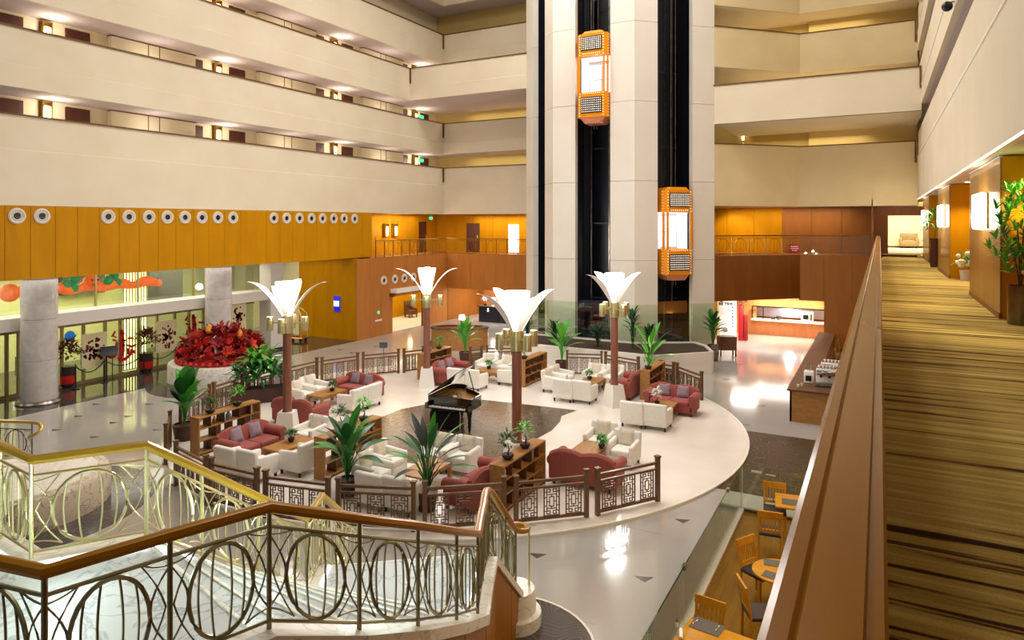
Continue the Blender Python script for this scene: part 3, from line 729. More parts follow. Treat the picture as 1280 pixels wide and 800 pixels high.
railing('stair_railing', 'lower far stair railing seen edge on behind the nearest railing', INN[6:], hand='hand_gold', metal='champagne')
for p in (V3(-5.0, 9.85, .5), V3(-5.3, 9.62, .5)):
    MB().tube([p, p+Vector((0, 0, .9))], .02, 8).build('post', M['champagne'], bpy.data.objects['stair_railing.001'], SB[0])
# the second stair's rail end at the far left
q0 = at(40, 574); q = [q0+Vector((0, 0, 0)), q0+Vector((-.9, -.35, 0)), q0+Vector((-2.0, -.5, .0)), q0+Vector((-3.2, -.2, 0))]
railing('stair_railing', 'small curved brass railing standing on the lobby floor at the far left', q[::-1], [q0+Vector((.25, .1, .93)), q0+Vector((.33, .0, .80)), q0+Vector((.22, -.12, .68)), q0+Vector((.1, -.1, .62))], hand='brass', H=1.0)
# low curved marble mass beside the stair
mc = at(12, 640)
t = thing('marble_plinth', 'low curved marble plinth on the lobby floor behind the far stair railing', 'plinth', (mc.x, mc.y, 0))
MB().lathe([(1.75, 0), (1.75, .62), (1.7, .70)], n=48, sy=1.15).build('body', M['marble_tan'], t)
MB().lathe([(1.5, .70), (1.5, .73)], n=48, sy=1.15).build('top_slab', M['marble'], t)
S('floor_plinth_ring', MB().lathe([(2.7, 0), (2.7, .007)], (mc.x, mc.y, 0), n=56, sy=1.1), M['swirl_gray'])
for lx, ly, lz, e in ((-5.7, 3.0, 3.7, 20), (-6.3, 3.4, 3.5, 20), (-5.3, 4.6, 3.5, 16), (-5.9, 5.3, 3.1, 18), (-5.3, 6.4, 2.7, 18), (-5.7, 7.6, 2.4, 16), (-6.2, 8.6, 1.6, 14), (-7.8, 3.0, 3.6, 16)):
    light('POINT', (lx, ly, lz), e*.6, (.78, 1, .90), .12)
# ================================================================ LOUNGE FURNITURE
LZ = .05
def armchair_proto():
    t = thing('armchair', '', 'armchair')
    MB().rbox((0, 0, .2), (.70, .70, .18), .03).build('seat_base', M['white_cloth'], t)
    MB().rbox((0, -.06, .36), (.49, .60, .16), .05, 3).build('seat_cushion', M['white_cloth'], t)
    MB().rbox((0, .30, .46), (.72, .14, .64), .05, 3, Matrix.Rotation(R(-6), 4, 'X')).build('backrest', M['white_cloth'], t)
    for s in (-1, 1):
        MB().rbox((s*.30, -.03, .36), (.12, .64, .46), .045, 3, Matrix.Rotation(R(4), 4, 'X')).build('armrest', M['white_cloth'], t)
        for y in (-.29, .29): MB().box(s*.29-.025, s*.29+.025, y-.025, y+.025, 0, .115).build('leg', M['pot_dark'], t)
    return Proto(t)
def sofa_proto(W=1.75):
    t = thing('sofa', '', 'sofa'); h = W/2
    MB().rbox((0, 0, .22), (W-.16, .78, .24), .03).build('seat_base', M['mauve'], t)
    for s in (-1, 1):
        MB().rbox((s*(h-.22)/2, -.10, .40), ((h-.22)-.01, .60, .15), .05, 3).build('seat_cushion', M['mauve'], t)
        a = MB(); a.lathe([(.02, -.41), (.12, -.40), (.135, -.36), (.135, .36), (.12, .40), (.02, .41)], n=14).xf(Matrix.Translation((s*(h-.10), 0, .57)) @ Matrix.Rotation(PI/2, 4, 'X'))
        a.rbox((s*(h-.12), 0, .34), (.17, .78, .44), .03); a.build('armrest', M['mauve'], t)
        for y in (-.33, .33): MB().box(s*(h-.15)-.03, s*(h-.15)+.03, y-.03, y+.03, 0, .11).build('leg', M['pot_dark'], t)
    b = MB(); n = 28; vs = []; fs = []
    for i in range(n+1):
        x = -h+.04+(W-.08)*i/n; s = abs(x)/h; zt = .82+.065*math.sin(PI*min(1, s*1.02))-.09*s**4
        for y, z in ((.20, .28), (.24, zt-.05), (.27, zt), (.35, zt+.005), (.40, zt-.05), (.40, .14)): vs.append((x, y, z))
    for i in range(n):
        for k in range(6): fs.append((i*6+k, i*6+(k+1) % 6, (i+1)*6+(k+1) % 6, (i+1)*6+k))
    fs += [tuple(range(6)), tuple(n*6+k for k in range(6))[::-1]]
    b.add(vs, fs, True).build('backrest', M['mauve'], t)
    return Proto(t)
def pillow_proto(m):
    t = MB(); n = 8; S_ = .21
    vs = []; fs = []
    for sgn in (-1, 1):
        for i in range(n+1):
            for j in range(n+1):
                x, z = -1+2*i/n, -1+2*j/n
                pinch = 1-.10*(1-abs(x*z))
                th = .065*((1-x**4)*(1-z**4))**.5
                vs.append((x*S_*(1-.06*(1-z*z)), sgn*th, S_+z*S_*(1-.06*(1-x*x))))
    o = (n+1)*(n+1)
    for i in range(n):
        for j in range(n):
            a = i*(n+1)+j; fs.append((a, a+1, a+n+2, a+n+1)); fs.append((o+a, o+a+n+1, o+a+n+2, o+a+1))
    t.add(vs, fs, True)
    return t, m
def table_proto(L=1.25, W=.72, H=.45):
    t = thing('coffee_table', '', 'table')
    for i in range(3): MB().box(-L/2+.002, L/2-.002, -W/2+i*W/3+.002, -W/2+(i+1)*W/3-.002, H-.05, H).build('top_board', M['oak'], t)
    MB().box(-L/2+.06, L/2-.06, -W/2+.05, -W/2+.075, H-.13, H-.05).box(-L/2+.06, L/2-.06, W/2-.075, W/2-.05, H-.13, H-.05).build('apron', M['oak'], t)
    for a in (-1, 1):
        for b in (-1, 1): MB().box(a*(L/2-.05)-.04, a*(L/2-.05)+.04, b*(W/2-.05)-.04, b*(W/2-.05)+.04, 0, H-.05).build('leg', M['oak'], t)
    return Proto(t)
def shelf_proto(L=2.0, D=.36, H=1.05):
    t = thing('open_shelf', '', 'shelf'); T = .035
    MB().box(-L/2, L/2, -D/2, D/2, H-T, H).build('top', M['oak'], t)
    MB().box(-L/2+T, L/2-T, -D/2+.01, D/2-.01, .06, .06+T).build('bottom_board', M['oak'], t)
    MB().box(-L/2+T, L/2-T, -D/2+.03, D/2-.03, 0, .06).build('plinth', M['oak_dark'], t)
    for s in (-1, 1): MB().box(s*(L/2-T/2)-T/2, s*(L/2-T/2)+T/2, -D/2, D/2, 0, H-T).build('end_panel', M['oak'], t)
    for z in (.39, .71): MB().box(-L/2+T, L/2-T, -D/2+.01, D/2-.01, z, z+.028).build('shelf_board', M['oak'], t)
    xs = [(-.62, .71, H-T), (-.2, .71, H-T), (.3, .71, H-T), (.66, .71, H-T), (-.45, .418, .71), (.05, .418, .71), (.48, .418, .71), (-.6, .095, .39), (-.1, .095, .39), (.4, .095, .39)]
    for x, a, b in xs: MB().box(x-.012, x+.012, -D/2+.015, D/2-.015, a, b).build('divider', M['oak_dark'], t)
    for x0, x1, a, b in ((-.62, -.2, .095, .39), (-.45, -.2, .418, .71), (.3, .66, .738, H-T), (.48, .8, .418, .71), (-.1, .14, .095, .39)):
        MB().box(x0, x1, -.01, .005, a, b).build('back_panel', M['oak_dark'], t)
    return Proto(t)
ch = armchair_proto(); so_ = sofa_proto(); tb = table_proto(); sh = shelf_proto()
pcm, _ = pillow_proto(None)
PME = {}
def pillow(col, loc, rz, tilt, label, group):
    me = PME.get(col)
    if me is None:
        o = pcm.build('throw_pillow', M[col]); PME[col] = o.data
    else: o = link('throw_pillow', me)
    o.location = loc; o.rotation_euler = (R(-tilt), 0, rz)
    tag(o, label, 'pillow', group)
DEG = {0: 0, 90: PI/2, 180: PI, -90: -PI/2}
def loc2(p, yaw, dx, dy):
    c, s = math.cos(yaw), math.sin(yaw)
    return Vector((p.x+dx*c-dy*s, p.y+dx*s+dy*c, LZ))
def backtop(u, v, z, yaw, off):
    """centre of a seat whose back's upper edge is seen at (u, v)"""
    p = at(u, v, z+LZ); return loc2(p, yaw, 0, -off)
def chair(u, v, a, lab, dx=0, pl=None, z=.77, plc='pillow_cream'):
    y = DEG[a]; p = backtop(u, v, z, y, .30); p = loc2(p, y, dx, 0)
    ch.put(p, y, lab, 'white lounge armchairs', sc=1.05)
    if pl:
        q = loc2(p, y, 0, .16); q.z = LZ+.455
        pillow(plc, q, y, 20, pl, 'cream pillows on the armchairs')
    return p
def sofa(u, v, a, lab, pl=(), dx=0, z=.85):
    y = DEG[a]; p = backtop(u, v, z, y, .33); p = loc2(p, y, dx, 0)
    so_.put(p, y, lab, 'mauve lounge sofas')
    for (x, l) in pl:
        q = loc2(p, y, x, .14); q.z = LZ+.485
        pillow('pillow_gray', q, y, 22, l, 'gray pillows on the sofas')
    return p
def table(u, v, lab, rz=PI/2, z=.45):
    p = at(u, v, z+LZ); p.z = LZ
    tb.put(p, rz, lab, 'oak coffee tables'); return p
# group A, left front
sofa(303, 531, 90, 'mauve sofa with two gray pillows in front of the long low shelf on the left', [(-.30, 'gray pillow nearer the viewer on the mauve sofa at the left shelf'), (.32, 'gray pillow farther back on the mauve sofa at the left shelf')])
chair(283, 560.5, 180, 'white armchair seen from behind at the left fence, left of the pair')
chair(309, 564, 180, 'white armchair seen from behind at the left fence, right of the pair')
y = DEG[-90]; b = at(388, 592.5, LZ); ch.put(loc2(b, y, 0, -.37), y, 'white armchair seen from behind against the left end of the middle shelf', 'white lounge armchairs')
chair(398, 521, 0, 'white armchair behind the middle shelf, between the front left lamp post and the bonsai', pl='cream pillow on the armchair behind the middle shelf')
TA = table(362, 554, 'oak coffee table with a dark vase between the left sofa and the middle shelf')
# group B, left back
p = sofa(366, 499, 180, 'mauve sofa seen from behind, standing behind the front left lamp post')
sofa(456, 466.5, 0, 'mauve sofa with two gray pillows in front of the lit back fence', [(-.34, 'gray pillow on the left half of the sofa at the back fence'), (.28, 'gray pillow on the right half of the sofa at the back fence')])
chair(370, 477.5, 90, 'white armchair beside the flower box planter, nearer of two', pl='cream pillow on the armchair beside the flower box planter, nearer of two')
chair(385, 471, 90, 'white armchair beside the flower box planter, farther of two', pl='cream pillow on the armchair beside the flower box planter, farther of two')
y = DEG[-90]; b = at(460, 512, LZ)
for k, w_ in ((.37, 'nearer'), (-.37, 'farther')):
    ch.put(loc2(b, y, k, -.37), y, 'white armchair seen from behind left of the dark piano floor, %s of two' % w_, 'white lounge armchairs')
table(409, 490, 'oak coffee table among the white armchairs of the back left group')
# group C, centre back
sofa(554, 449.5, 90, 'mauve sofa with pillows beside the shelf at the reception desk', [(-.3, 'gray pillow nearer the viewer on the sofa behind the piano'), (.3, 'gray pillow farther back on the sofa behind the piano')])
chair(570, 461.5, 180, 'white armchair seen from behind just above the open piano lid, left of two')
chair(589, 462.8, 180, 'white armchair seen from behind just above the open piano lid, right of two')
table(613, 462.5, 'oak coffee table left of the central lamp post behind the piano', 0)
p = at(621, 481, LZ); ch.put(loc2(p, 0, .37, .36), DEG[-90], 'white armchair seen side on left of the central lamp post', 'white lounge armchairs')
chair(613, 443.5, 0, 'white armchair facing the viewer at the far back fence, left of two', pl='cream pillow on the far armchair at the back fence, left of two')
chair(637, 445.5, 0, 'white armchair facing the viewer at the far back fence, right of two', pl='cream pillow on the far armchair at the back fence, right of two')
# group D, right back
chair(684, 462.5, 90, 'white armchair beside the tall oak shelf right of the central lamp post, nearer', pl='cream pillow on the armchair next to the tall shelf, nearer of two')
chair(694, 458, 90, 'white armchair beside the tall oak shelf right of the central lamp post, farther', pl='cream pillow on the armchair next to the tall shelf, farther of two')
chair(703, 475, 180, 'white armchair seen from behind in the group before the lift tower, left of two')
chair(727, 477, 180, 'white armchair seen from behind in the group before the lift tower, right of two')
chair(746, 456, 0, 'white armchair facing the viewer left of the right lamp post', pl='cream pillow on the armchair left of the right lamp post')
chair(769, 457.3, 0, 'white armchair half hidden behind the right lamp post', pl='cream pillow on the armchair behind the right lamp post')
table(739, 475.5, 'dark topped coffee table with a small plant in the group before the lift tower')
y = DEG[-90]; b = at(789, 502, LZ); so_.put(loc2(b, 0, -.42, .86), y, 'mauve sofa seen end on between the right lamp post and the right shelf', 'mauve lounge sofas')
# group E, right
sofa(843, 480.5, 0, 'mauve sofa with two gray pillows at the right end of the lounge', [(-.33, 'gray pillow on the left half of the sofa at the right end of the lounge'), (.33, 'gray pillow on the right half of the sofa at the right end of the lounge')])
chair(790, 503.5, 180, 'white armchair seen from behind in front of the right sofa, left of two')
chair(819, 506.5, 180, 'white armchair seen from behind in front of the right sofa, right of two')
table(829, 505.5, 'coffee table with dark flower vase in front of the right mauve sofa')
# group F, right front
sofa(727, 566, 180, 'large mauve sofa seen from behind at the front fence')
chair(755, 529, 0, 'white armchair facing the viewer beyond the front mauve sofa, left of two', pl='cream pillow on the left armchair beyond the front mauve sofa')
chair(784, 540, 0, 'white armchair facing the viewer beyond the front mauve sofa, right of two', pl='cream pillow on the right armchair beyond the front mauve sofa')
table(737, 559, 'light oak coffee table between the front mauve sofa and two white armchairs')
# group G, front centre
chair(555, 543.5, 0, 'white armchair facing the viewer just in front of the piano bench, left of two', pl='cream pillow on the left armchair in front of the piano bench')
chair(587, 547.5, 0, 'white armchair facing the viewer just in front of the piano bench, right of two', pl='cream pillow on the right armchair in front of the piano bench')
sofa(612, 581, -90, 'mauve sofa facing left beside the front shelf with two bonsai')
chair(472, 554, 90, 'white armchair right of the big green plant at the middle shelf, farther of two', pl='cream pillow on the farther armchair right of the big green plant')
chair(454, 568, 90, 'white armchair right of the big green plant at the middle shelf, nearer of two', pl='cream pillow on the nearer armchair right of the big green plant')
chair(462, 593, 180, 'white armchair seen from behind at the front fence, left of two')
chair(496, 598.5, 180, 'white armchair seen from behind at the front fence, right of two')
table(532, 584, 'long oak coffee table in the front middle group of white armchairs')
# shelves
def shelf(u0, v0, u1, v1, lab, L=2.0):
    a, b = at(u0, v0, 1.05+LZ), at(u1, v1, 1.05+LZ)
    m = a.copy(); d = (b-a); m = a+Vector((0, 1, 0))*(L/2) if abs(d.y) > .1 else a
    m.z = LZ
    return sh.put(m, PI/2, lab, 'open oak shelf dividers', sc=(L/2.0, 1, 1)), m
s1, m1 = shelf(243, 522, 322, 502, 'low open oak shelf on the left behind the mauve sofa', 2.1)
s2, m2 = shelf(399, 547, 468, 522, 'long open oak shelf with two bonsai in the middle left of the lounge', 2.2)
s3, m3 = shelf(621, 582, 675, 549, 'open oak shelf with two bonsai at the front fence near the central lamp post', 2.1)
s4, m4 = shelf(651, 450, 680, 441, 'oak shelf right of the central lamp post at the back', 2.0)
s5, m5 = shelf(806, 463.5, 828, 451, 'oak shelf with a plant between the two mauve sofas on the right', 2.0)
s6, m6 = shelf(526, 442.5, 562, 432, 'oak shelf behind the back left lamp post near the reception desk', 2.0)
# books and vases standing in the shelves
bk = ['book_a', 'book_b', 'book_c']
def books(m, y0, z, n, lab):
    for i in range(n):
        h = .20+.04*((i*7) % 3); o = MB().box(-.09, .09, -.017, .017, 0, h).build('book', M[bk[i % 3]])
        o.location = (m.x, m.y+y0+i*.04, LZ+z); tag(o, '%s book in %s, %s from the near end' % (('brown', 'blue', 'cream')[i % 3], lab, ('first', 'second', 'third', 'fourth')[i]), 'book', 'books in '+lab)
books(m1, .72, .738, 4, 'the right end of the low left shelf')
books(m3, .45, .738, 4, 'the front bonsai shelf')
books(m2, .60, .738, 3, 'the long middle shelf')
def vase(loc, mat_, lab, h=.24, r=.08):
    t = MB().lathe([(.5*r, 0), (r, .3*h), (r*.9, .55*h), (.4*r, .8*h), (.5*r, h)], n=14).build('vase', M[mat_])
    t.location = loc; tag(t, lab, 'vase')
vase((m1.x, m1.y+.05, LZ+.738), 'ceramic_blue', 'pale blue vase in the upper row of the low left shelf')
vase((m1.x, m1.y-.42, LZ+.738), 'gold_plate', 'small gilt figure vase in the upper row of the low left shelf', .2, .06)
vase((m3.x, m3.y+.30, LZ+.738), 'pot_dark', 'dark vase in the upper row of the front bonsai shelf', .2, .07)
vase((m3.x+.0, m3.y-.75, LZ+.738), 'white', 'white vase at the near end of the front bonsai shelf', .22, .06)
vase((m6.x, m6.y+.8, LZ+.738), 'pot_dark', 'dark round vase in the far end of the shelf near the reception desk', .2, .08)

# ---- potted greenery
def leaf_mesh(L, W, droop, n=7, fold=.12):
    vs = []; fs = []
    for i in range(n+1):
        t = i/n; wd = W*math.sin(PI*min(1, .06+t*.94))**.75*(1 if t < .999 else 0); x = L*t; z = -droop*t*t
        vs += [(x, -wd/2, z+fold*wd), (x, 0, z), (x, wd/2, z+fold*wd)]
    for i in range(n):
        a = i*3; fs += [(a, a+3, a+4, a+1), (a+1, a+4, a+5, a+2)]
    return vs, fs
def broad_plant(name, label, loc, h, n, mats, pot='pot_dark', potr=.2, poth=.35, L=.75, W=.24, spread=.5, seed=1, lean=(0, 0), lift=0):
    rg = random.Random(seed)
    t = thing(name, label, 'plant', loc)
    if pot:
        MB().lathe([(potr*.78, 0), (potr, poth), (potr*.86, poth), (potr*.86, poth-.04)], n=18).build('pot', M[pot], t)
        MB().lathe([(potr*.86, poth-.06), (.01, poth-.05)], n=14, cap=False).build('soil', M['soil'], t)
    for i in range(n):
        a = 2.4*i+rg.uniform(-.3, .3); f = (i+.5)/n; top = poth+(h-poth)*(.35+.45*f)
        rad = spread*(1-.55*f); b = Vector((math.cos(a)*rad*.45+lean[0]*f, math.sin(a)*rad*.45+lean[1]*f, top))
        MB().tube([(0, 0, poth-.05), (b.x*.45, b.y*.45, poth+(top-poth)*.6), b], .013, 5).build('stem', M[mats[i % len(mats)]], t)
        l = L*rg.uniform(.8, 1.1); up = R(25+lift+50*f*(1-lift/90)+rg.uniform(-8, 8))
        vs, fs = leaf_mesh(l, W*rg.uniform(.85, 1.15), l*(.45-.3*f))
        m = Matrix.Translation(b) @ Matrix.Rotation(a, 4, 'Z') @ Matrix.Rotation(-up, 4, 'Y')
        MB().add(vs, fs, True).xf(m).build('leaf', M[mats[i % len(mats)]], t)
    return t
def foliage(r, h, n, size, seed, z0=0, sx=1.0):
    rg = random.Random(seed); mb = MB()
    for i in range(n):
        a = rg.uniform(0, 2*PI); q = rg.uniform(.25, 1)**.6; ph = rg.uniform(-.35, 1)*PI/2
        c = Vector((math.cos(a)*math.cos(ph)*r*q*sx, math.sin(a)*math.cos(ph)*r*q, z0+h*.5+math.sin(ph)*h*.5*q))
        vs, fs = leaf_mesh(size*rg.uniform(.7, 1.3), size*.38, size*.3, 3)
        mb.add(vs, fs, True); k = len(vs)
        m = Matrix.Translation(c) @ Matrix.Rotation(a+rg.uniform(-.9, .9), 4, 'Z') @ Matrix.Rotation(-R(rg.uniform(-25, 65)), 4, 'Y')
        mb.v[-k:] = [tuple(m @ Vector(p)) for p in vs]
    return mb
def bonsai(label, loc, h=.55, r=.2, m='leaf_bright', seed=3, potm='pot_dark', pr=.13, cat='plant', name='potted_bonsai'):
    t = thing(name, label, cat, loc)
    MB().lathe([(pr*.6, 0), (pr, .06), (pr*.95, .11), (pr*.8, .11), (.01, .10)], n=16).build('pot', M[potm], t)
    MB().tube([(0, 0, .09), (.03, .01, h*.35), (-.01, 0, h*.55)], [.025, .018, .01], 6).build('trunk', M['oak_dark'], t)
    foliage(r, h*.62, 70, .13, seed, h*.38).build('foliage', M[m], t)['kind'] = 'stuff'
    return t
TOP = LZ+1.05
bonsai('dark leaved bonsai at the near end of the low left shelf', (m1.x, m1.y-.55, TOP), .45, .17, 'leaf_dark', 11)
bonsai('bright green bonsai in the middle of the low left shelf', (m1.x, m1.y+.35, TOP), .55, .2, 'leaf_bright', 12)
bonsai('bushy bonsai at the near end of the middle shelf', (m2.x, m2.y-.35, TOP), .6, .2, 'leaf_dark', 13)
bonsai('thin leaved bonsai at the far end of the middle shelf', (m2.x, m2.y+.55, TOP), .6, .2, 'leaf_bright', 14)
bonsai('bonsai with white speckled leaves at the near end of the front shelf', (m3.x, m3.y-.55, TOP), .62, .2, 'leaf_dark', 15, pr=.14)
bonsai('yellow green bonsai in the middle of the front shelf', (m3.x, m3.y+.3, TOP), .6, .19, 'leaf_bright', 16)
bonsai('small plant on the near end of the tall shelf behind the central lamp post', (m4.x, m4.y-.7, TOP), .5, .16, 'leaf', 17)
bonsai('small yellow green bonsai on the shelf between the right sofas', (m5.x, m5.y-.6, TOP), .42, .17, 'leaf_bright', 18)
bonsai('bright bonsai on the shelf near the reception desk', (m6.x, m6.y+.3, TOP), .5, .19, 'leaf', 19)
bonsai('dark bonsai on the shelf near the reception desk, behind the lamp post', (m6.x, m6.y-.5, TOP), .5, .16, 'leaf_dark', 20)
def posy(u, v, z, lab, m='leaf_dark', h=.32):
    p = at(u, v, z+LZ)
    bonsai(lab, (p.x, p.y, z+LZ), h, .11, m, int(u), 'pot_dark', .09, 'plant', 'table_plant')
posy(364, 552, .45, 'dark little plant in a round vase on the left coffee table')
posy(415, 489, .45, 'small dark plant on the back left coffee table')
posy(611, 461, .45, 'small plant on the coffee table left of the central lamp post', 'leaf')
posy(737, 474, .45, 'small plant on the dark coffee table before the lift tower', 'leaf')
posy(752, 560, .45, 'small bright plant on the coffee table behind the front mauve sofa', 'leaf')
p = at(821, 505, .45+LZ); t = bonsai('white flowers in a dark vase on the right coffee table', (p.x, p.y, .45+LZ), .5, .13, 'white', 77, 'pot_dark', .09, 'flowers', 'flower_vase')
# tall broad leaved plants
p = at(231, 551); broad_plant('broad_leaf_plant', 'tall banana leaf plant in a dark pot at the left corner of the fence', (p.x, p.y, LZ), 1.75, 15, ['leaf', 'leaf_dark', 'leaf'], 'pot_brown', .34, .45, .75, .46, .36, 21, (0, 0), 20)
p = at(434, 622); broad_plant('broad_leaf_plant', 'big green plant with broad leaves in front of the middle shelf', (p.x, p.y, LZ), 1.7, 22, ['leaf_dark', 'leaf', 'leaf_dark'], 'pot_dark', .25, .4, .72, .27, .6, 22)
p = at(534, 640); broad_plant('broad_leaf_plant', 'long leaved plant in a dark pot at the front fence below the piano', (p.x, p.y, LZ), 1.75, 22, ['leaf_dark', 'leaf', 'leaf_black'], 'pot_brown', .24, .42, .78, .16, .7, 23)
p = at(581, 452); broad_plant('broad_leaf_plant', 'bright leafy plant in front of the curved reception desk', (p.x, p.y, LZ), 1.75, 20, ['leaf_bright', 'leaf'], 'pot_brown', .28, .4, .6, .22, .4, 24, (0, 0), 15)
p = at(702, 464); broad_plant('broad_leaf_plant', 'bright green banana plant before the dark lift shaft', (p.x, p.y, LZ), 1.85, 13, ['leaf_bright', 'leaf'], 'pot_brown', .28, .4, .85, .28, .42, 25, (0, 0), 12)
p = at(812, 478); broad_plant('broad_leaf_plant', 'bright spreading plant above the right shelf', (p.x, p.y, LZ), 2.0, 13, ['leaf_bright', 'leaf_bright', 'leaf'], 'pot_brown', .28, .4, .95, .22, .7, 26)
p = at(891, 451); broad_plant('broad_leaf_plant', 'tall dense plant in a gray pot right of the lift tower', (p.x, p.y, 0), 2.35, 30, ['leaf_dark', 'leaf', 'leaf_dark'], 'steel', .26, .75, .5, .24, .45, 27)
# flower box left of group B
a = at(336, 504); t = thing('flower_box', 'long brown planter box with mixed green plants and white lilies at the left back fence', 'planter', (a.x-.35, a.y-.1, LZ), R(52))
MB().box(-.95, .95, -.3, .3, 0, .5).build('box', M['pot_brown'], t); MB().box(-.91, .91, -.26, .26, .5, .51).build('soil', M['soil'], t)
foliage(.55, 1.15, 260, .34, 31, .4, 1.9).build('foliage', M['leaf_dark'], t)['kind'] = 'stuff'
foliage(.42, 1.3, 130, .34, 32, .6, 1.7).build('foliage', M['leaf'], t)['kind'] = 'stuff'
for i, (x, y, z) in enumerate(((.2, -.2, 1.35), (.45, -.15, 1.2), (.62, -.1, 1.45), (.1, 0, 1.15), (.8, -.2, 1.3))):
    MB().lathe([(.02, 0), (.05, .08), (.13, .16), (.10, .15)], (x, y, z), 7, cap=False).build('lily', M['white'], t)
# ================================================================ PIANO
p = at(562, 508.5, .72+LZ)
t = thing('grand_piano', 'open black grand piano on the dark swirled floor', 'piano', (p.x, p.y, LZ+.006), R(6))
def body_outline(w, l, n=14):
    """keyboard side at y=0, long straight side at x=-w/2"""
    pt = [(-w/2, 0), (w/2, 0), (w/2, l*.38)]
    for i in range(1, n):
        s = i/n; pt.append((w/2-(w*.62)*(3*s*s-2*s**3), l*.38+l*.50*s))
    pt += [(-w*.12, l*.93), (-w*.22, l*.98), (-w*.32, l), (-w*.44, l*.97), (-w/2, l*.90)]
    return pt
ol = body_outline(1.5, 1.75)
mbp = MB(); n = len(ol)
inner = [(x*.93-.002, .06+y*.93) for x, y in ol]
for i in range(n):
    j = (i+1) % n
    mbp.prism([ol[i], ol[j], inner[j], inner[i]], .70, 1.0)
mbp.prism(ol, .66, .70)
mbp.build('case', M['lacquer'], t)
MB().prism([(x*.92, .08+y*.90) for x, y in ol], .86, .88).build('gold_plate', M['gold_plate'], t)
sg = MB()
for i in range(9): sg.bar((-.5+.11*i, .45, .885), (-.58+.06*i, 1.45-.09*i, .885), .012)
sg.build('strings', M['brass'], t)
MB().box(-.74, .74, -.22, .02, .66, .70).build('key_bed', M['lacquer'], t)
MB().box(-.62, .62, -.19, -.03, .70, .722).build('keys', M['keys'], t)
bk_ = MB()
for i in range(36):
    if i % 7 not in (2, 6): bk_.box(-.60+i*.0341-.007, -.60+i*.0341+.007, -.12, -.03, .722, .735)
bk_.build('black_keys', M['black'], t)['kind'] = 'stuff'
MB().box(-.74, -.64, -.22, .02, .70, .82).box(.64, .74, -.22, .02, .70, .82).build('cheek', M['lacquer'], t)
MB().box(-.62, .62, -.02, .02, .70, .96).build('fallboard', M['lacquer'], t)
lm = Matrix.Translation((-.75, 0, 1.01)) @ Matrix.Rotation(R(-36), 4, 'Y') @ Matrix.Translation((.75, 0, 0))
MB().prism([(x, y) for x, y in ol if y > -.1], 0, .025).xf(lm).build('lid', M['lacquer'], t)
MB().bar((.60, .55, 1.0), (.36, .6, 1.72), .025).build('lid_prop', M['lacquer'], t)
for x, y in ((-.62, .12), (.62, .12), (-.3, 1.45)):
    MB().lathe([(.05, .1), (.055, .35), (.085, .55), (.085, .66)], (x, y, 0), 12).lathe([(.03, 0), (.04, .05), (.05, .1)], (x, y, 0), 10).build('leg', M['lacquer'], t)
MB().box(-.12, -.09, .22, .26, .1, .66).box(.09, .12, .22, .26, .1, .66).box(-.16, .16, .16, .28, .06, .12).build('pedal_lyre', M['lacquer'], t)
b = at(556, 534.5, LZ)
t = thing('piano_bench', 'piano bench covered by a black cloth in front of the grand piano', 'bench', (b.x, b.y, LZ+.006), R(6))
MB().rbox((0, 0, .26), (.86, .40, .50), .03).build('cloth_cover', M['black_cloth'], t)
for x in (-.38, .38):
    for y in (-.15, .15): MB().box(x-.02, x+.02, y-.02, y+.02, 0, .03).build('leg', M['chrome'], t)

# ================================================================ LAMP POSTS
def lamp_proto():
    t = thing('lamp_post', '', 'lamp')
    b = MB(); a, c = .31, .22
    vs = [(-a,-a,0),(a,-a,0),(a,a,0),(-a,a,0),(-c,-c,.74),(c,-c,.74),(c,c,.74),(-c,c,.74)]
    b.add(vs, [(3,2,1,0),(4,5,6,7),(0,1,5,4),(1,2,6,5),(2,3,7,6),(3,0,4,7)]).build('base', M['white_gloss'], t)
    MB().lathe([(.15, .74), (.13, .8), (.125, 3.1)], n=24).build('pole', M['pole'], t)
    MB().lathe([(.17, 3.08), (.17, 3.60), (.12, 3.62)], n=20).build('collar', M['champagne'], t)
    for i in range(4):
        q = i*PI/2; x, y = math.cos(q)*.52, math.sin(q)*.52
        c_ = MB().lathe([(.10, 3.14), (.105, 3.17), (.105, 3.54), (.10, 3.56)], (x, y, 0), 14).build('uplight_cup', M['champagne'], t)
        MB().lathe([(.085, 3.562), (.01, 3.565)], (x, y, 0), 12, cap=False).build('bulb', M['led'], c_)
        MB().bar((math.cos(q)*.1, math.sin(q)*.1, 3.38), (math.cos(q)*.45, math.sin(q)*.45, 3.38), .04).build('arm', M['champagne'], t)
    MB().lathe([(.12, 3.62), (.18, 3.8), (.27, 4.2), (.345, 4.58), (.335, 4.60), (.01, 4.60)], n=28, cap=False).build('lamp_shade', M['lamp_shade'], t)
    for i in range(4):
        q = i*PI/2; vs = []; fs = []; n = 14
        for k in range(n+1):
            s = k/n; r = .14+1.04*s; z = 3.60+1.0*(1-(1-s)**2)
            wd = .04+.155*math.sin(PI*min(1, s*.98+.02))**.9
            if s > .97: wd = .03
            for sd, lift in ((-1, .1), (0, 0), (1, .1)):
                vs.append(((r-lift*wd)*math.cos(q)-sd*wd*math.sin(q), (r-lift*wd)*math.sin(q)+sd*wd*math.cos(q), z))
            for sd, lift in ((1, .1), (0, 0), (-1, .1)):
                vs.append(((r+.012-lift*wd)*math.cos(q)-sd*wd*math.sin(q), (r+.012-lift*wd)*math.sin(q)+sd*wd*math.cos(q), z-.012))
        for k in range(n):
            for j in range(6): fs.append((k*6+j, k*6+(j+1) % 6, (k+1)*6+(j+1) % 6, (k+1)*6+j))
        MB().add(vs, fs, True).build('petal', M['petal'], t)
    return Proto(t)
lp = lamp_proto()
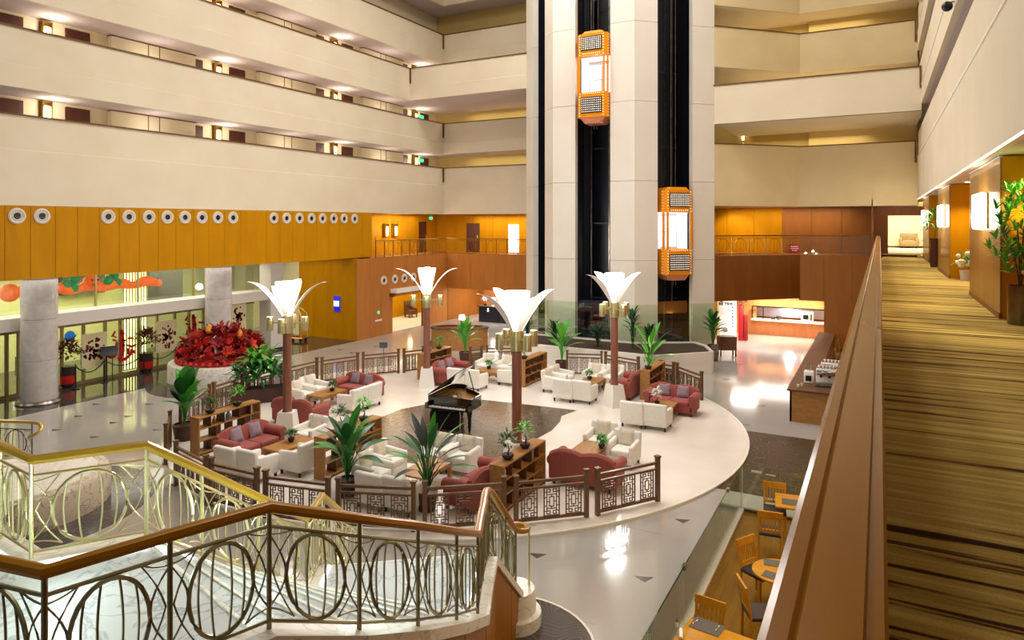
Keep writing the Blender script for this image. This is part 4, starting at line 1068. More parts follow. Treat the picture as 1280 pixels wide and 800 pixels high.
for (u, v), l in zip(((359, 545), (533.5, 483.5), (646, 588), (768, 507)), ('lamp post with white petals at the left front, before the flower bed', 'lamp post with white petals at the back left by the doorway', 'nearest lamp post with white petals rising in the centre behind the front shelf', 'lamp post with white petals on the right before the lift tower')):
    q = at(u, v, LZ); lp.put(q, {359: YAW, 533.5: YAW+.1, 646: YAW+.55, 768: YAW+.5}[u], l, 'petal lamp posts')
    light('POINT', (q.x, q.y, LZ+5.0), 330, (1, .97, .94), .3); light('POINT', (q.x+.55, q.y-.75, LZ+4.05), 40, (1, .96, .9), .2)

# ================================================================ LATTICE FENCES
LATT = [(.0,.0,.0,1),(1,0,1,1),(0,0,1,0),(0,1,1,1),(.18,.06,.18,.94),(.82,.06,.82,.94),(.18,.06,.40,.06),(.60,.06,.82,.06),(.18,.94,.40,.94),(.60,.94,.82,.94),
        (.40,.06,.40,.16),(.60,.06,.60,.16),(.40,.94,.40,.84),(.60,.94,.60,.84),(.0,.16,.40,.16),(.60,.16,1,.16),(.0,.84,.40,.84),(.60,.84,1,.84),(.18,.25,.82,.25),(.18,.75,.82,.75),
        (.36,.33,.64,.33),(.36,.67,.64,.67),(.36,.33,.36,.67),(.64,.33,.64,.67),(.5,.25,.5,.33),(.5,.67,.5,.75),(.18,.5,.36,.5),(.64,.5,.82,.5),(0,.35,.18,.35),(.82,.35,1,.35),(0,.65,.18,.65),(.82,.65,1,.65)]
def lattice(x0, x1, z0, z1, b=.016):
    m = MB(); w_, h_ = x1-x0, z1-z0
    for i, (a, c, d, e) in enumerate(LATT):
        k = .024 if i < 4 else b
        m.box(x0+min(a, d)*w_-k/2, x0+max(a, d)*w_+k/2, -.012, .012, z0+min(c, e)*h_-k/2, z0+max(c, e)*h_+k/2)
    return m
def fence(p, q, label):
    p, q = Vector((p.x, p.y, 0)), Vector((q.x, q.y, 0)); L = (q-p).length; m = (p+q)/2
    t = thing('lattice_fence', label, 'fence', (m.x, m.y, 0), math.atan2(q.y-p.y, q.x-p.x), 'lattice fence panels round the lounge')
    h = L/2; W = M['fence_wood']
    for s in (-1, 1):
        o = MB().box(s*h-.045, s*h+.045, -.045, .045, .0, 1.05).build('post', W, t)
        MB().box(s*h-.06, s*h+.06, -.06, .06, 1.05, 1.09).build('post_cap', W, o)
        MB().box(s*h-.10, s*h+.10, -.09, .09, 0, .02).build('post_foot', W, o)
    MB().box(-h+.045, h-.045, -.03, .03, .90, .955).build('top_rail', W, t)
    MB().box(-h+.045, h-.045, -.025, .025, .77, .81).build('middle_rail', W, t)
    MB().box(-h+.045, h-.045, -.025, .025, .10, .16).build('bottom_rail', W, t)
    k = 3; a = (2*h-.09)/k
    for i in range(k):
        x0 = -h+.045+i*a; lattice(x0+a*.16, x0+a*.84, .17, .765).build('lattice_panel', W, t)
    return t
def G(u, v): return at(u, v)
FEN = [((747, 647), (822, 629), 'lattice fence panel at the right end of the front row'),
       ((645, 659), (733, 649), 'lattice fence panel in front of the mauve front sofa'),
       ((531, 667), (630, 660), 'lattice fence panel in front of the shelf end and mauve sofa at the front middle'),
       ((423, 662), (517, 667), 'lattice fence panel in front of the two white armchair backs at the front'),
       ((332, 650), (410, 661), 'lattice fence panel left of the big green plant at the front'),
       ((264, 631), (321, 646), 'lattice fence panel behind the far stair handrail at the front left'),
       ((220, 606), (257, 628), 'lattice fence panel at the front left corner under the low shelf'),
       ((212.5, 561), (207, 580), 'short lattice fence panel at the left edge of the lounge'),
       ((226, 549), (262, 521), 'lattice fence panel behind the banana plant beside the red flower bed'),
       ((267.5, 518), (303, 505.5), 'lattice fence panel in front of the red flower bed'),
       ((309, 504), (340, 495), 'lattice fence panel between the red flower bed and the flower box'),
       ((352, 493), (396, 481), 'lattice fence panel behind the flower box and lilies'),
       ((402.5, 480.5), (447, 473.5), 'lattice fence panel with a blue reflection behind the back mauve sofa'),
       ((454, 472.5), (498, 468), 'lattice fence panel at the back left, just right of the mauve sofa'),
       ((505, 467.5), (529, 464), 'lattice fence panel left of the back left lamp post'),
       ((588, 465), (602, 463.5), 'short lattice fence panel right of the bright plant at the reception desk'),
       ((609, 462.5), (640, 462), 'pale lit lattice fence panel left of the central lamp post at the back'),
       ((709, 470), (752, 471.5), 'lattice fence panel in front of the dark lift shaft'),
       ((757, 472), (798, 480), 'lattice fence panel behind the right lamp post'),
       ((826, 485), (842, 488), 'short lattice fence panel at the right shelf end'),
       ((846.5, 489), (877, 502), 'lattice fence panel at the right back end of the lounge')]
for a, b, l in FEN:
    a, b = G(*a), G(*b); fence(a, b, l)

# ================================================================ RED FLOWER BED
fc = at(275, 482); fc = fc+Vector((-.9, .9, 0))*.6
t = thing('flower_bed', 'round white marble planter filled with red festive flowers left of the lounge', 'planter', (fc.x, fc.y, 0))
MB().lathe([(2.0, 0), (2.0, .84), (1.96, .90), (1.7, .90)], n=56).build('marble_wall', M['marble'], t)
MB().lathe([(1.68, .88), (1.72, .98), (1.5, 1.12), (.9, 1.3), (.01, 1.4)], n=40, cap=False).build('red_bedding', M['red_dark'], t)
S('floor_flower_ring', MB().lathe([(2.75, 0), (2.75, .007)], (fc.x, fc.y, 0), n=60), M['swirl_gray'])
rg = random.Random(5)
BL = []
for k, col in enumerate(('red', 'red_dark', 'red_orange')):
    mb_ = MB()
    for i in range(9):
        a = 2*PI*i/9; vs, fs = leaf_mesh(.24, .13, .05, 3)
        m = Matrix.Rotation(a, 4, 'Z') @ Matrix.Rotation(-R(28+14*(i % 2)), 4, 'Y'); mb_.add(vs, fs, True); mb_.v[-len(vs):] = [tuple(m @ Vector(q)) for q in vs]
    BL.append(mb_.build('blossom', M[col], t)); 
b0 = BL
cnt = 0
for i in range(270):
    a = rg.uniform(0, 2*PI); q = 1.6*math.sqrt(rg.random()); zz = 1.02+1.05*(1-(q/1.7)**2)**.7*rg.uniform(.45, 1.05)+rg.uniform(-.05, .18)
    src = BL[rg.choice((0, 0, 1, 1, 1, 2))]
    o = src if cnt < 3 and False else link('blossom', src.data, t)
    o.location = (q*math.cos(a), q*math.sin(a), zz); o.rotation_euler = (rg.uniform(-1.2, 1.2), rg.uniform(-1.2, 1.2), rg.uniform(0, 6)); s = rg.uniform(.6, 1.35); o.scale = (s, s, s)
for i, o in enumerate(BL): o.location = (-.5+.5*i, -.6, 1.75)
foliage(1.5, 1.25, 260, .3, 44, 1.0).build('foliage', M['red_dark'], t)['kind'] = 'stuff'
bd = MB()
for i in range(40):
    a = 2*PI*i/40; bd.ball((1.66*math.cos(a), 1.66*math.sin(a), 1.0), .1, 7, 4)
bd.build('red_balls', M['red'], t)['kind'] = 'stuff'
for i, (x, y, z) in enumerate(((-1.0, -.3, 1.6), (-.15, -.5, 2.0), (.9, .1, 1.8))):
    MB().lathe([(.08, 0), (.14, .10), (.10, .25), (.03, .36)], (x, y, z), 10).build('gilt_bud', M['orange'], t)
MB().lathe([(.06, 1.2), (.05, 1.75), (.12, 1.9), (.02, 2.0)], (.55, -.75, 0), 10).build('white_figure', M['white'], t)

# ================================================================ ENTRANCE THINGS
def text(body, loc, size, m, label=None, rot=(PI/2, 0, PI/2), parent=None, name='sign_lettering', cat='sign', ext=.01):
    cu = bpy.data.curves.new(name, 'FONT'); cu.body = body; cu.size = size; cu.extrude = ext; cu.offset = size*.012; cu.align_x = 'CENTER'; cu.align_y = 'CENTER'
    o = bpy.data.objects.new(name, cu); C.objects.link(o); o.location = loc; o.rotation_euler = rot; cu.materials.append(M[m])
    if parent: o.parent = parent
    bpy.context.view_layer.update()
    me = bpy.data.meshes.new_from_object(o.evaluated_get(bpy.context.evaluated_depsgraph_get())); bpy.data.objects.remove(o)
    o = link(name, me, parent, loc); o.rotation_euler = rot
    if not me.materials: me.materials.append(M[m])
    if label: tag(o, label, cat)
    return o
STROKES = [([(165,295),(125,360),(180,382)],20),([(130,410),(188,436)],22),([(180,455),(206,540),(200,590),(150,645),(100,648),(30,590)],22),([(158,505),(140,575)],18),([(250,288),(266,440),(266,600),(238,690)],30),
    ([(235,335),(300,345)],18),([(235,432),(312,446)],18),([(262,500),(304,515)],22),([(205,665),(240,715),(310,705),(385,655)],26),([(345,418),(428,432)],24),([(338,515),(400,548),(462,528)],20),([(352,560),(356,650)],22),([(402,575),(396,665)],20),([(425,600),(444,650)],18)]
def brush_character(y, z, h, lab):
    k = h/450; mb_ = MB()
    for P, w_ in STROKES:
        n = len(P)
        mb_.tube([(0, (x-250)*k, (510-yy)*k) for x, yy in P], [w_*k*(.7 if i in (0, n-1) else 1.1) for i in range(n)], 6)
    mb_.v = [(.035 if v[0] > .0 else .0, v[1], v[2]) for v in mb_.v]
    o = mb_.build('calligraphy_character', M['red'], loc=(GX+.065, y, z)); tag(o, lab, 'sign', 'red calligraphy characters')
brush_character(yat(150, GX), 1.28, 1.35, 'red brush written character on the entrance door, left one beside the lit curtain')
brush_character(yat(240, GX), 1.50, 1.4, 'red brush written character on the entrance glass behind the red flower bed')
def papercut(y, z, s, lab):
    t = thing('paper_cutting', lab, 'decoration', (GX+.06, y, z))
    MB().box(0, .008, -s*.42, s*.42, -s*.55, s*.6).build('paper', M['cream_paper'], t)
    rg = random.Random(int(y*10)); mb_ = MB()
    for i in range(60):
        a = rg.uniform(0, 2*PI); q = rg.uniform(0, .36)*s; r = rg.uniform(.025, .06)*s
        mb_.lathe([(r, .008), (r, .014)], (0, 0, 0), 8); k = 16
        m = Matrix.Translation((0, q*math.cos(a), q*math.sin(a)*1.2)) @ Matrix.Rotation(PI/2, 4, 'Y')
        mb_.v[-k:] = [tuple(m @ Vector(p)) for p in mb_.v[-k:]]
    mb_.build('cut_pattern', M['maroon'], t)['kind'] = 'stuff'
papercut(yat(117, GX), 1.25, 1.2, 'maroon paper cutting on cream paper on the entrance door left of the dragon character')
papercut(yat(207, GX), 1.35, 1.2, 'maroon paper cutting on cream paper on the door right of the lit curtain')
papercut(yat(296, GX), 1.75, 1.2, 'maroon paper cutting on the glass behind the red flowers, right of the second column')
def festive(u, v, lab, seed):
    q = at(u, v); t = thing('potted_plant', lab, 'plant', (q.x, q.y, 0))
    MB().lathe([(.16, 0), (.22, .1), (.27, .55), (.24, .78), (.28, .82), (.22, .82)], n=18).build('vase', M['pot_dark'], t)
    MB().lathe([(.245, .16), (.275, .48)], n=18, cap=False).build('red_band', M['red'], t)
    foliage(.42, 1.05, 30, .24, seed, .78).build('leaves', M['leaf_dark'], t)['kind'] = 'stuff'
    foliage(.44, 1.0, 190, .22, seed+1, .9).build('red_leaves', M['maroon'], t)['kind'] = 'stuff'
festive(85, 484, 'red leaved plant in a dark vase by the door, just right of the near column', 51)
festive(183, 464.5, 'red leaved plant in a dark vase by the lit curtain door', 53)
stp = None
ps = []
for u, v, l in ((27, 500, 'at the left edge beside the near column'), (94.5, 487, 'just right of the near column'), (130.5, 478.5, 'at the left of the dragon door'), (180, 468, 'beside the vase at the lit curtain'), (220, 461, 'left of the red flower bed')):
    q = at(u, v); q.x = max(q.x, -27.6) if u != 27 else q.x
    if stp is None:
        t = thing('barrier_post', '', 'barrier')
        MB().lathe([(.16, 0), (.16, .02), (.05, .05)], n=16).build('base', M['black'], t); MB().lathe([(.025, .03), (.025, .92)], n=10).build('pole', M['black'], t)
        MB().ball((0, 0, .95), .04).build('knob', M['brass_dark'], t); stp = Proto(t)
    stp.put(q, 0, 'black rope barrier post '+l, 'rope barrier posts'); ps.append(q)
for (a, b), l in zip(zip(ps[1:], ps[2:]), ('between the near column and the dragon door', 'in front of the dragon door', 'between the vase and the red flower bed')):
    o = MB().tube([a.lerp(b, i/12)+Vector((0, 0, .9-.34*(1-(i/6-1)**2))) for i in range(13)], .022, 6).build('barrier_rope', M['rope'], org=a); tag(o, 'sagging dark barrier rope '+l, 'rope', 'barrier ropes')
q = at(133, 476); t = thing('notice_stand', 'black notice stand with slanted board before the entrance door', 'stand', (q.x, q.y, 0), R(70))
MB().box(-.03, .03, -.03, .03, .02, 1.1).box(.2, .23, -.02, .02, .02, 1.1).build('post', M['black'], t); MB().box(-.12, .32, -.18, .18, 0, .02).build('foot', M['black'], t)
MB().obox((.1, 0, 1.2), (.6, .03, .42), 0, R(-35)).build('board', M['black'], t)
t = MB().lathe([(.2, 0), (.2, .02), (.01, .021)], n=24).xf(Matrix.Rotation(PI/2, 4, 'Y')).build('round_sticker', M['blue_sign']); t.location = (GX+.025, yat(86.5, GX), 1.98); tag(t, 'round blue sticker on the glass door above the red leaved plant', 'sticker')
# dragon lantern hung over the doors
yA, yB = yat(16, -28.6), yat(200, -28.6)
t = thing('dragon_lantern', 'long orange dragon lantern with green cloud balls hung behind the upper entrance glass', 'lantern', (-28.6, (yA+yB)/2, 3.75))
pth = [Vector((0, (yA-yB)/2+(yB-yA)*i/40, .02+.07*math.sin(i*.75))) for i in range(41)]
MB().tube(pth, [.14+.09*abs(math.sin(i*.4)) for i in range(41)], 10).build('body', M['lantern'], t)
hy = yat(113, -28.6)-(yA+yB)/2
MB().ball((.05, hy, .25), .3, 12, 8).build('head', M['lantern'], t)
MB().ball((.33, hy-.12, .33), .05).ball((.33, hy+.12, .33), .05).box(.3, .34, hy-.12, hy+.12, .12, .16).build('face', M['red_dark'], t)
for dy, z in ((-1.0, .2), (-.65, .42), (-.7, .05), (.7, .25), (.95, .45), (1.1, .12)): MB().ball((.05, hy+dy, z), .2, 10, 6).build('cloud_ball', M['lantern_green'], t)
MB().ball((0, (yA-yB)/2-.1, .05), .35, 10, 6).build('tail_end', M['lantern'], t)
for dy in (-2.2, 0, 2.4): MB().bar((0, dy, .2), (0, dy, .72), .012).build('hanger', M['black'], t)
# luggage carts
def cart(u, v, lab, rz):
    q = at(u, v); t = thing('luggage_cart', lab, 'trolley', (q.x, q.y, 0), rz, 'brass luggage carts')
    MB().rbox((0, 0, .2), (1.05, .58, .05), .02).build('deck', M['red_dark'], t)
    MB().tube([(-.55, -.3, .2), (.55, -.3, .2), (.55, .3, .2), (-.55, .3, .2)], .025, 6, closed=True).build('bumper', M['brass'], t)
    for s in (-.28, .28):
        MB().tube([(-.48, s, .2), (-.48, s, 1.2), (-.42, s*.9, 1.5), (-.2, s*.5, 1.75), (0, 0, 1.82), (.2, -s*.5, 1.75), (.42, -s*.9, 1.5), (.48, -s, 1.2), (.48, -s, .2)], .034, 6).build('hoop', M['brass'], t)
    MB().bar((-.48, 0, 1.5), (.48, 0, 1.5), .045).build('hanging_bar', M['brass'], t)
    for a in (-.4, .4):
        for b in (-.22, .22):
            MB().lathe([(.09, -.02), (.09, .02)], n=12).xf(Matrix.Translation((a, b, .09)) @ Matrix.Rotation(PI/2, 4, 'X')).build('wheel', M['black'], t)
cart(343, 432, 'brass luggage cart left of the front left lamp post, at the hall', R(20))
cart(371, 426, 'brass luggage cart right of the front left lamp post, against the gold hall wall', R(10))
# wall display, little signs
q = xat(421.5, 28.6); t = thing('wall_display', 'small blue and white lit display on the gold hall wall', 'display', (q, 28.62, 1.95))
MB().rbox((0, -.04, 0), (.42, .08, .86), .03).build('frame', M['blue_screen'], t); MB().box(-.19, .19, -.095, -.085, -.13, .16).build('white_band', M['white_screen'], t)
t = MB().box(0, .04, -.16, .16, -.08, .08).build('exit_sign', M['green_sign']); t.location = (-27.14, yat(539, -27.1), 6.75); tag(t, 'green lit exit sign above the brown door on the second floor', 'sign')
y = yat(473, -25.0); t = thing('wall_lettering', 'small white lettering with a lit dot on the brown wall beside the doorway', 'sign', (-25.0, y, .9))
for i in range(6): MB().box(0, .02, -.28+i*.1, -.21+i*.1, -.05, .05).build('letter', M['white'], t)
MB().lathe([(.08, 0), (.08, .02), (.01, .03)], n=14).xf(Matrix.Translation((0, 0, .45)) @ Matrix.Rotation(PI/2, 4, 'Y')).build('lit_dot', M['green_sign'], t)
# back hall armchair beyond the doorway
t = thing('hall_chair', 'dark armchair in the bright room beyond the back hall doorway', 'armchair', (-28.1, 37.6, .01), R(70))
MB().rbox((0, 0, .35), (.7, .7, .3), .05).build('seat', M['oak_dark'], t); MB().rbox((0, .3, .75), (.7, .14, .7), .05).build('backrest', M['oak_dark'], t)
for a in (-.28, .28): MB().rbox((a, 0, .55), (.1, .65, .12), .03).build('armrest', M['oak_dark'], t); MB().box(a-.03, a+.03, -.3, -.24, 0, .22).build('leg', M['black'], t); MB().box(a-.03, a+.03, .24, .3, 0, .22).build('leg', M['black'], t)
t = thing('wall_sconce', 'bright sconce on the gold wall beyond the back hall doorway', 'lamp', (-29.0, 38.6, 2.0)); MB().rbox((.1, 0, 0), (.2, .3, .5), .05).build('shade', M['wall_lamp'], t); MB().box(0, .02, -.12, .12, -.2, .2).build('plate', M['brass'], t)
# reception desk and bar
dk = at(569, 437); t = thing('reception_desk', 'curved wooden reception desk with shiny rim and an open middle', 'desk', (dk.x, dk.y+.4, 0), YAW)
N_ = 40; arc = [(1.45*math.cos(PI+PI*2*i/N_), .75*math.sin(PI+PI*2*i/N_)) for i in range(N_)]
for i in range(N_):
    a, b = arc[i], arc[(i+1) % N_]; MB_ = None
w1 = MB(); w2 = MB()
for i in range(N_):
    a, b = arc[i], arc[(i+1) % N_]
    w1.prism([a, b, (b[0]*.9, b[1]*.84), (a[0]*.9, a[1]*.84)], 0, 1.05)
    w2.prism([(a[0]*1.04, a[1]*1.06), (b[0]*1.04, b[1]*1.06), (b[0]*.82, b[1]*.74), (a[0]*.82, a[1]*.74)], 1.05, 1.11)
w1.build('body', M['oak'], t); w2.build('counter_rim', M['steel'], t); MB().prism([(x*.9, y*.84) for x, y in arc], .7, .74).build('inner_top', M['buffet_wood'], t)
bc = thing('bar_counter', 'dark granite bar counter behind the reception desk under the mezzanine', 'counter', (-20.9, 38.4, 0))
MB().box(-2.1, 2.3, -.3, .3, 0, .98).build('front', M['navy'], bc); MB().box(-2.2, 2.4, -.36, .36, .98, 1.04).build('top', M['steel'], bc)
for i in range(3): MB().lathe([(.05, 0), (.03, .2)], n=8).xf(Matrix.Translation((-1.4+i*1.3, -.32, .7))).build('front_light', M['led'], bc)
def desk_lamp(loc, lab):
    t = thing('table_lamp', lab, 'lamp', loc, 0, 'bar table lamps')
    MB().lathe([(.1, 0), (.03, .04), (.025, .3)], n=12).build('base', M['brass'], t); MB().lathe([(.16, .28), (.13, .52), (.01, .53)], n=16, cap=False).build('shade', M['lamp_shade'], t)
desk_lamp((-22.1, 38.4, 1.04), 'glaring lamp on the dark bar counter')
desk_lamp((dk.x-.2, dk.y+.95, 1.11), 'glaring lamp on the far rim of the reception desk')
bonsai('white and pink flowers on the left end of the bar counter', (-22.7, 38.4, 1.04), .6, .28, 'white', 81, 'pot_dark', .12, 'flowers', 'flower_vase')
bonsai('white flowers on the bar counter right of the glaring lamp', (-21.5, 38.4, 1.04), .55, .26, 'white', 82, 'pot_dark', .12, 'flowers', 'flower_vase')
light('POINT', (-21.5, 37.9, 2.2), 120, (1, .95, .9), .15)
light('POINT', (dk.x+.4, dk.y-.6, 2.4), 70, (1, .95, .88), .2)  # added fill to brighten the desk, no fitting there
# sign stand on the back fence
q = at(474, 470); t = thing('sign_stand', 'slim post with a small blue board behind the back fence', 'sign', (q.x-.1, q.y+.4, 0))
MB().lathe([(.14, 0), (.14, .02), (.015, .04), (.015, 1.15)], n=10).build('post', M['steel'], t); MB().obox((0, 0, 1.22), (.34, .03, .24), R(30), R(-20)).build('board', M['navy'], t)
# ================================================================ LIFTS
def lift(loc, rz, label):
    t = thing('glass_lift', label, 'lift', loc, rz, 'glass lifts')
    O = M['car_orange']; W = .76; D = 1.25; c = .14
    plan = [(-W, -.14), (-W+c, -.30), (W-c, -.30), (W, -.14), (W, D), (-W, D)]
    def ringwall(z0, z1, sc=1.0, nm='band', m=O):
        MB().prism([(x*sc, y*sc) for x, y in plan], z0, z1).build(nm, m, t)
    ringwall(.42, 1.62, 1, 'lower_body'); ringwall(3.38, 4.42, 1, 'upper_body')
    # window zone: frame posts, floor, ceiling, back
    for a, b in zip(plan[:4], plan[1:4]):
        pass
    for x, y in plan[:4]: MB().box(x-.04, x+.04, y-.02, y+.05, 1.62, 3.38).build('window_post', O, t)
    MB().box(-W+.02, W-.02, D-.08, D, 1.62, 3.38).build('rear_panel', M['car_panel'], t)
    MB().box(-W+.12, -.06, D-.10, D-.07, 1.7, 3.2).box(.06, W-.12, D-.10, D-.07, 1.7, 3.2).build('rear_door', M['car_glow'], t)
    for s in (-1, 1): MB().box(s*(W-.03)-.01, s*(W-.03)+.01, .25, D-.08, 1.62, 3.36).build('side_panel', M['car_glow'], t)  # side panels and rear doors glow to imitate the lit cabin
    MB().box(-W+.06, W-.06, .1, .9, 3.33, 3.37).build('ceiling_light', M['car_glow'], t)
    MB().tube([(-W+.08, D-.2, 2.45), (W-.08, D-.2, 2.45)], .025, 6).build('hand_rail', M['chrome'], t)
    for a, b in zip(plan[:3], plan[1:4]): MB().wallseg(a, b, .012, 1.64, 3.36).build('window_pane', M['glass'], t)
    # grilles of small square lamps on the front
    for z0, z1, nm in ((.62, 1.38, 'lower_grille'), (3.62, 4.28, 'upper_grille')):
        g = MB().box(-.53, .53, -.335, -.30, z0, z1).build(nm, M['black'], t)
        d = MB()
        for i in range(11):
            for j in range(7): d.box(-.47+i*.094-.02, -.47+i*.094+.02, -.345, -.336, z0+.07+j*(z1-z0-.14)/6-.02, z0+.07+j*(z1-z0-.14)/6+.02)
        o = d.build('grille_lamp', M['bulb_small'], g); o['kind'] = 'stuff'
    d = MB()
    for i in range(30):
        z = .5+i*3.84/29
        for s in (-1, 1): d.ball((s*(W-c-.02), -.30, z), .02, 6, 4); d.ball((s*(W-.005), -.05, z), .02, 6, 4)
    for i in range(9):
        for z in (1.56, 3.46): d.ball((-.42+i*.105, -.305, z), .022, 6, 4)
    d.build('bulb_row', M['bulb'], t)['kind'] = 'stuff'
    # tapered top and bottom
    for z0, z1, s0, s1, nm, m in ((4.42, 4.56, .80, .62, 'roof_cap', O), (.42, .14, .84, .56, 'bottom_cap', M['car_pink'])):
        n = len(plan); vs = [(x*s0, y*s0, z0) for x, y in plan]+[(x*s1, y*s1, z1) for x, y in plan]
        MB().add(vs, [tuple(range(n)), tuple(range(n, 2*n))[::-1]]+[(i, (i+1) % n, n+(i+1) % n, n+i) for i in range(n)]).build(nm, m, t)
    for x in (-.12, .12): MB().bar((x, .3, 4.6), (x, .3, 22-loc[2]), .02).build('cable', M['steel'], t)
    for x in (-.05, .08): MB().bar((x, .2, .12), (x, .2, -.12), .03).build('buffer', M['steel'], t)
    light('POINT', (loc[0]+math.sin(rz)*-.35, loc[1]+.35*math.cos(rz), loc[2]+3.0), 5, (.95, .97, 1), .2)
lift((-12.12, 30.75, 11.05), 0, 'upper orange glass lift car with white lamp grilles in the left shaft')
mid = (C2+C3)/2
lift((mid.x+.05, mid.y+.0, 3.55), PI/4, 'lower orange glass lift car with white lamp grilles in the right shaft')
# ---- planter and glass screen at the foot of the tower
t = thing('tower_planter', 'low polished stone planter wall curving round the foot of the lift tower', 'planter', (-10, 29, 0))
po = Vector((-10, 29, 0))
pp = [(-6.4, 29.8), (-8.3, 27.9), (-15.0, 27.9), (-16.6, 29.6), (-16.9, 30.6), (-14.4, 30.35), (-10.0, 30.35), (-7.6, 31.8), (-7.0, 31.2)]
for a, b in zip(pp, pp[1:]+pp[:1]): MB().wallseg((a[0]+10, a[1]-29), (b[0]+10, b[1]-29), -.14 if False else .14, 0, .9).build('wall', M['lounge_stone'], t)
MB().prism([(x+10, y-29) for x, y in pp], .5, .84).build('soil', M['soil'], t)
for i, (x, y) in enumerate(((-13.2, 28.6), (-14.6, 28.6), (-11.2, 28.9), (-9.6, 29.0), (-8.9, 29.2))):
    broad_plant('planter_shrub', ['dark shrub left in the tower planter beside the banana plant', 'tall dark stemmed shrub at the left end of the tower planter', 'low dark shrub in the tower planter right of the lamp pole', 'tall stemmed seed head plant in the tower planter', 'dark rosette plant in the tower planter below the seed heads'][i], (x, y, .84), (1.0, 1.7, .9, 2.0, 1.0)[i], (26, 22, 26, 26, 28)[i], ['leaf_black', 'leaf_dark'], None, .1, .05, .42, .14, .35, 60+i)
gl = thing('glass_screen', 'greenish glass screen standing round the lift tower', 'screen', (-10, 30, 0))
gp = [(-17.0, 31.3), (-14.45, 30.55), (-9.95, 30.55), (-6.75, 33.4)]
for a, b in zip(gp, gp[1:]):
    a, b = Vector(a)+Vector((10, -30)), Vector(b)+Vector((10, -30)); k = max(1, round((b-a).length/1.6))
    for i in range(k):
        p_, q_ = a.lerp(b, i/k), a.lerp(b, (i+1)/k); e = (q_-p_).normalized()*.012
        o = MB().wallseg(p_+e, q_-e, .02, .86, 2.6).build('glass_pane', M['glass_green'], gl)
        MB().wallseg(q_-e*2, q_-e, .024, .86, 2.6).build('pane_edge', M['glass_edge'], o)
# bench block beside the potted plant
q = at(907, 446); t = thing('low_cabinet', 'small dark wicker cabinet behind the potted plant right of the lift tower', 'cabinet', (q.x, q.y+.3, 0), YAW)
MB().box(-.4, .4, -.25, .25, .3, .95).build('body', M['oak_dark'], t)
for x in (-.36, .36):
    for y in (-.2, .2): MB().box(x-.03, x+.03, y-.03, y+.03, 0, .3).build('leg', M['pot_dark'], t)
# ---- things in the back right opening
t = thing('poster_wall', 'white poster board with gray lettering left of the red dress in the far opening', 'poster', ((xat(897, 38.5)+xat(920.5, 38.5))/2, 38.5, 0))
hw = (xat(920.5, 38.5)-xat(897, 38.5))/2
MB().box(-hw, hw, 0, .06, 0, 2.35).build('board', M['white'], t)
text('@ Hint', (-.05, -.02, 2.0), .24, 'steel', None, (PI/2, 0, 0), t, 'lettering')
MB().box(-hw*.75, hw*.2, -.01, 0, 1.35, 1.8).build('gray_picture', M['gray_plaster'], t)
for i in range(7): MB().box(hw*.55, hw*.68, -.01, 0, 1.75-i*.17, 1.85-i*.17).build('printed_character', M['ceramic_blue'] if i > 3 else M['leaf_dark'], t)
MB().lathe([(.14, 0), (.14, .01)], n=20).xf(Matrix.Translation((-hw*.2, -.005, .55)) @ Matrix.Rotation(PI/2, 4, 'X')).build('round_picture', M['pillow_gray'], t)
x = xat(926, 38.7); t = thing('red_stand', 'tall red display with a dark flower head beside the white poster board', 'display', (x+.12, 38.78, 0))
MB().rbox((-.12, 0, .95), (.26, .3, 1.9), .03).build('front_panel', M['red_sign'], t); MB().rbox((.12, .05, .7), (.2, .3, 1.4), .05).build('side_panel', M['red_dark'], t)
foliage(.22, .4, 30, .18, 71, 1.85).build('flower_head', M['leaf_black'], t)['kind'] = 'stuff'
bf = thing('buffet_counter', 'pale counter ledge of the lit serving window in the far opening', 'counter', (-4.6, 41.2, 0))
MB().box(-1.9, 2.5, -.35, .25, .86, .93).build('ledge', M['white'], bf); MB().box(-1.9, 2.5, 1.2, 1.3, .93, 1.65).build('backsplash', M['car_panel'], bf)
MB().box(-1.9, -1.84, -.1, 0, .93, 1.64).box(-1.3, -1.25, -.1, 0, .93, 1.64).box(-1.9, 2.5, -.1, 0, 1.6, 1.66).build('window_frame', M['black'], bf)
t = thing('microwave_oven', 'white microwave oven on the lit serving counter', 'oven', (-3.55, 41.15, .93)); MB().rbox((0, 0, .27), (.62, .4, .54), .02).build('case', M['white'], t); MB().box(-.2, .08, -.215, -.2, .14, .4).build('door_glass', M['black'], t); MB().box(.16, .26, -.215, -.2, .1, .45).build('control_panel', M['steel'], t)
t = thing('serving_trays', 'dark serving dishes at the left of the lit serving counter', 'dishes', (-5.35, 41.15, .93)); MB().lathe([(.1, 0), (.16, .14)], n=14).build('bowl', M['black'], t); MB().lathe([(.1, 0), (.15, .2)], (.32, 0, 0), n=14).build('bowl', M['navy'], t)
for k, x in enumerate((-5.9, -4.6, -3.3)):
    o = MB().lathe([(.09, 0), (.09, .02)], (0, 0, 0), 16).build('ceiling_downlight', M['downlight'], loc=(x, 40.6, 2.70)); tag(o, 'ceiling downlight over the serving window, %s of three' % ('left', 'middle', 'right')[k], 'downlight')
    light('SPOT', (x, 40.3, 2.65), 330, (1, .8, .55), .1, rot=(R(14), 0, 0), spot=120)
light('POINT', (-4.6, 42.2, 1.5), 50, (.95, .97, 1), .2)
light('AREA', (-6.2, 37.0, 2.68), 170, (1, .95, .9), 1.2); light('AREA', (-4.6, 39.0, 2.68), 120, (1, .93, .85), 3)
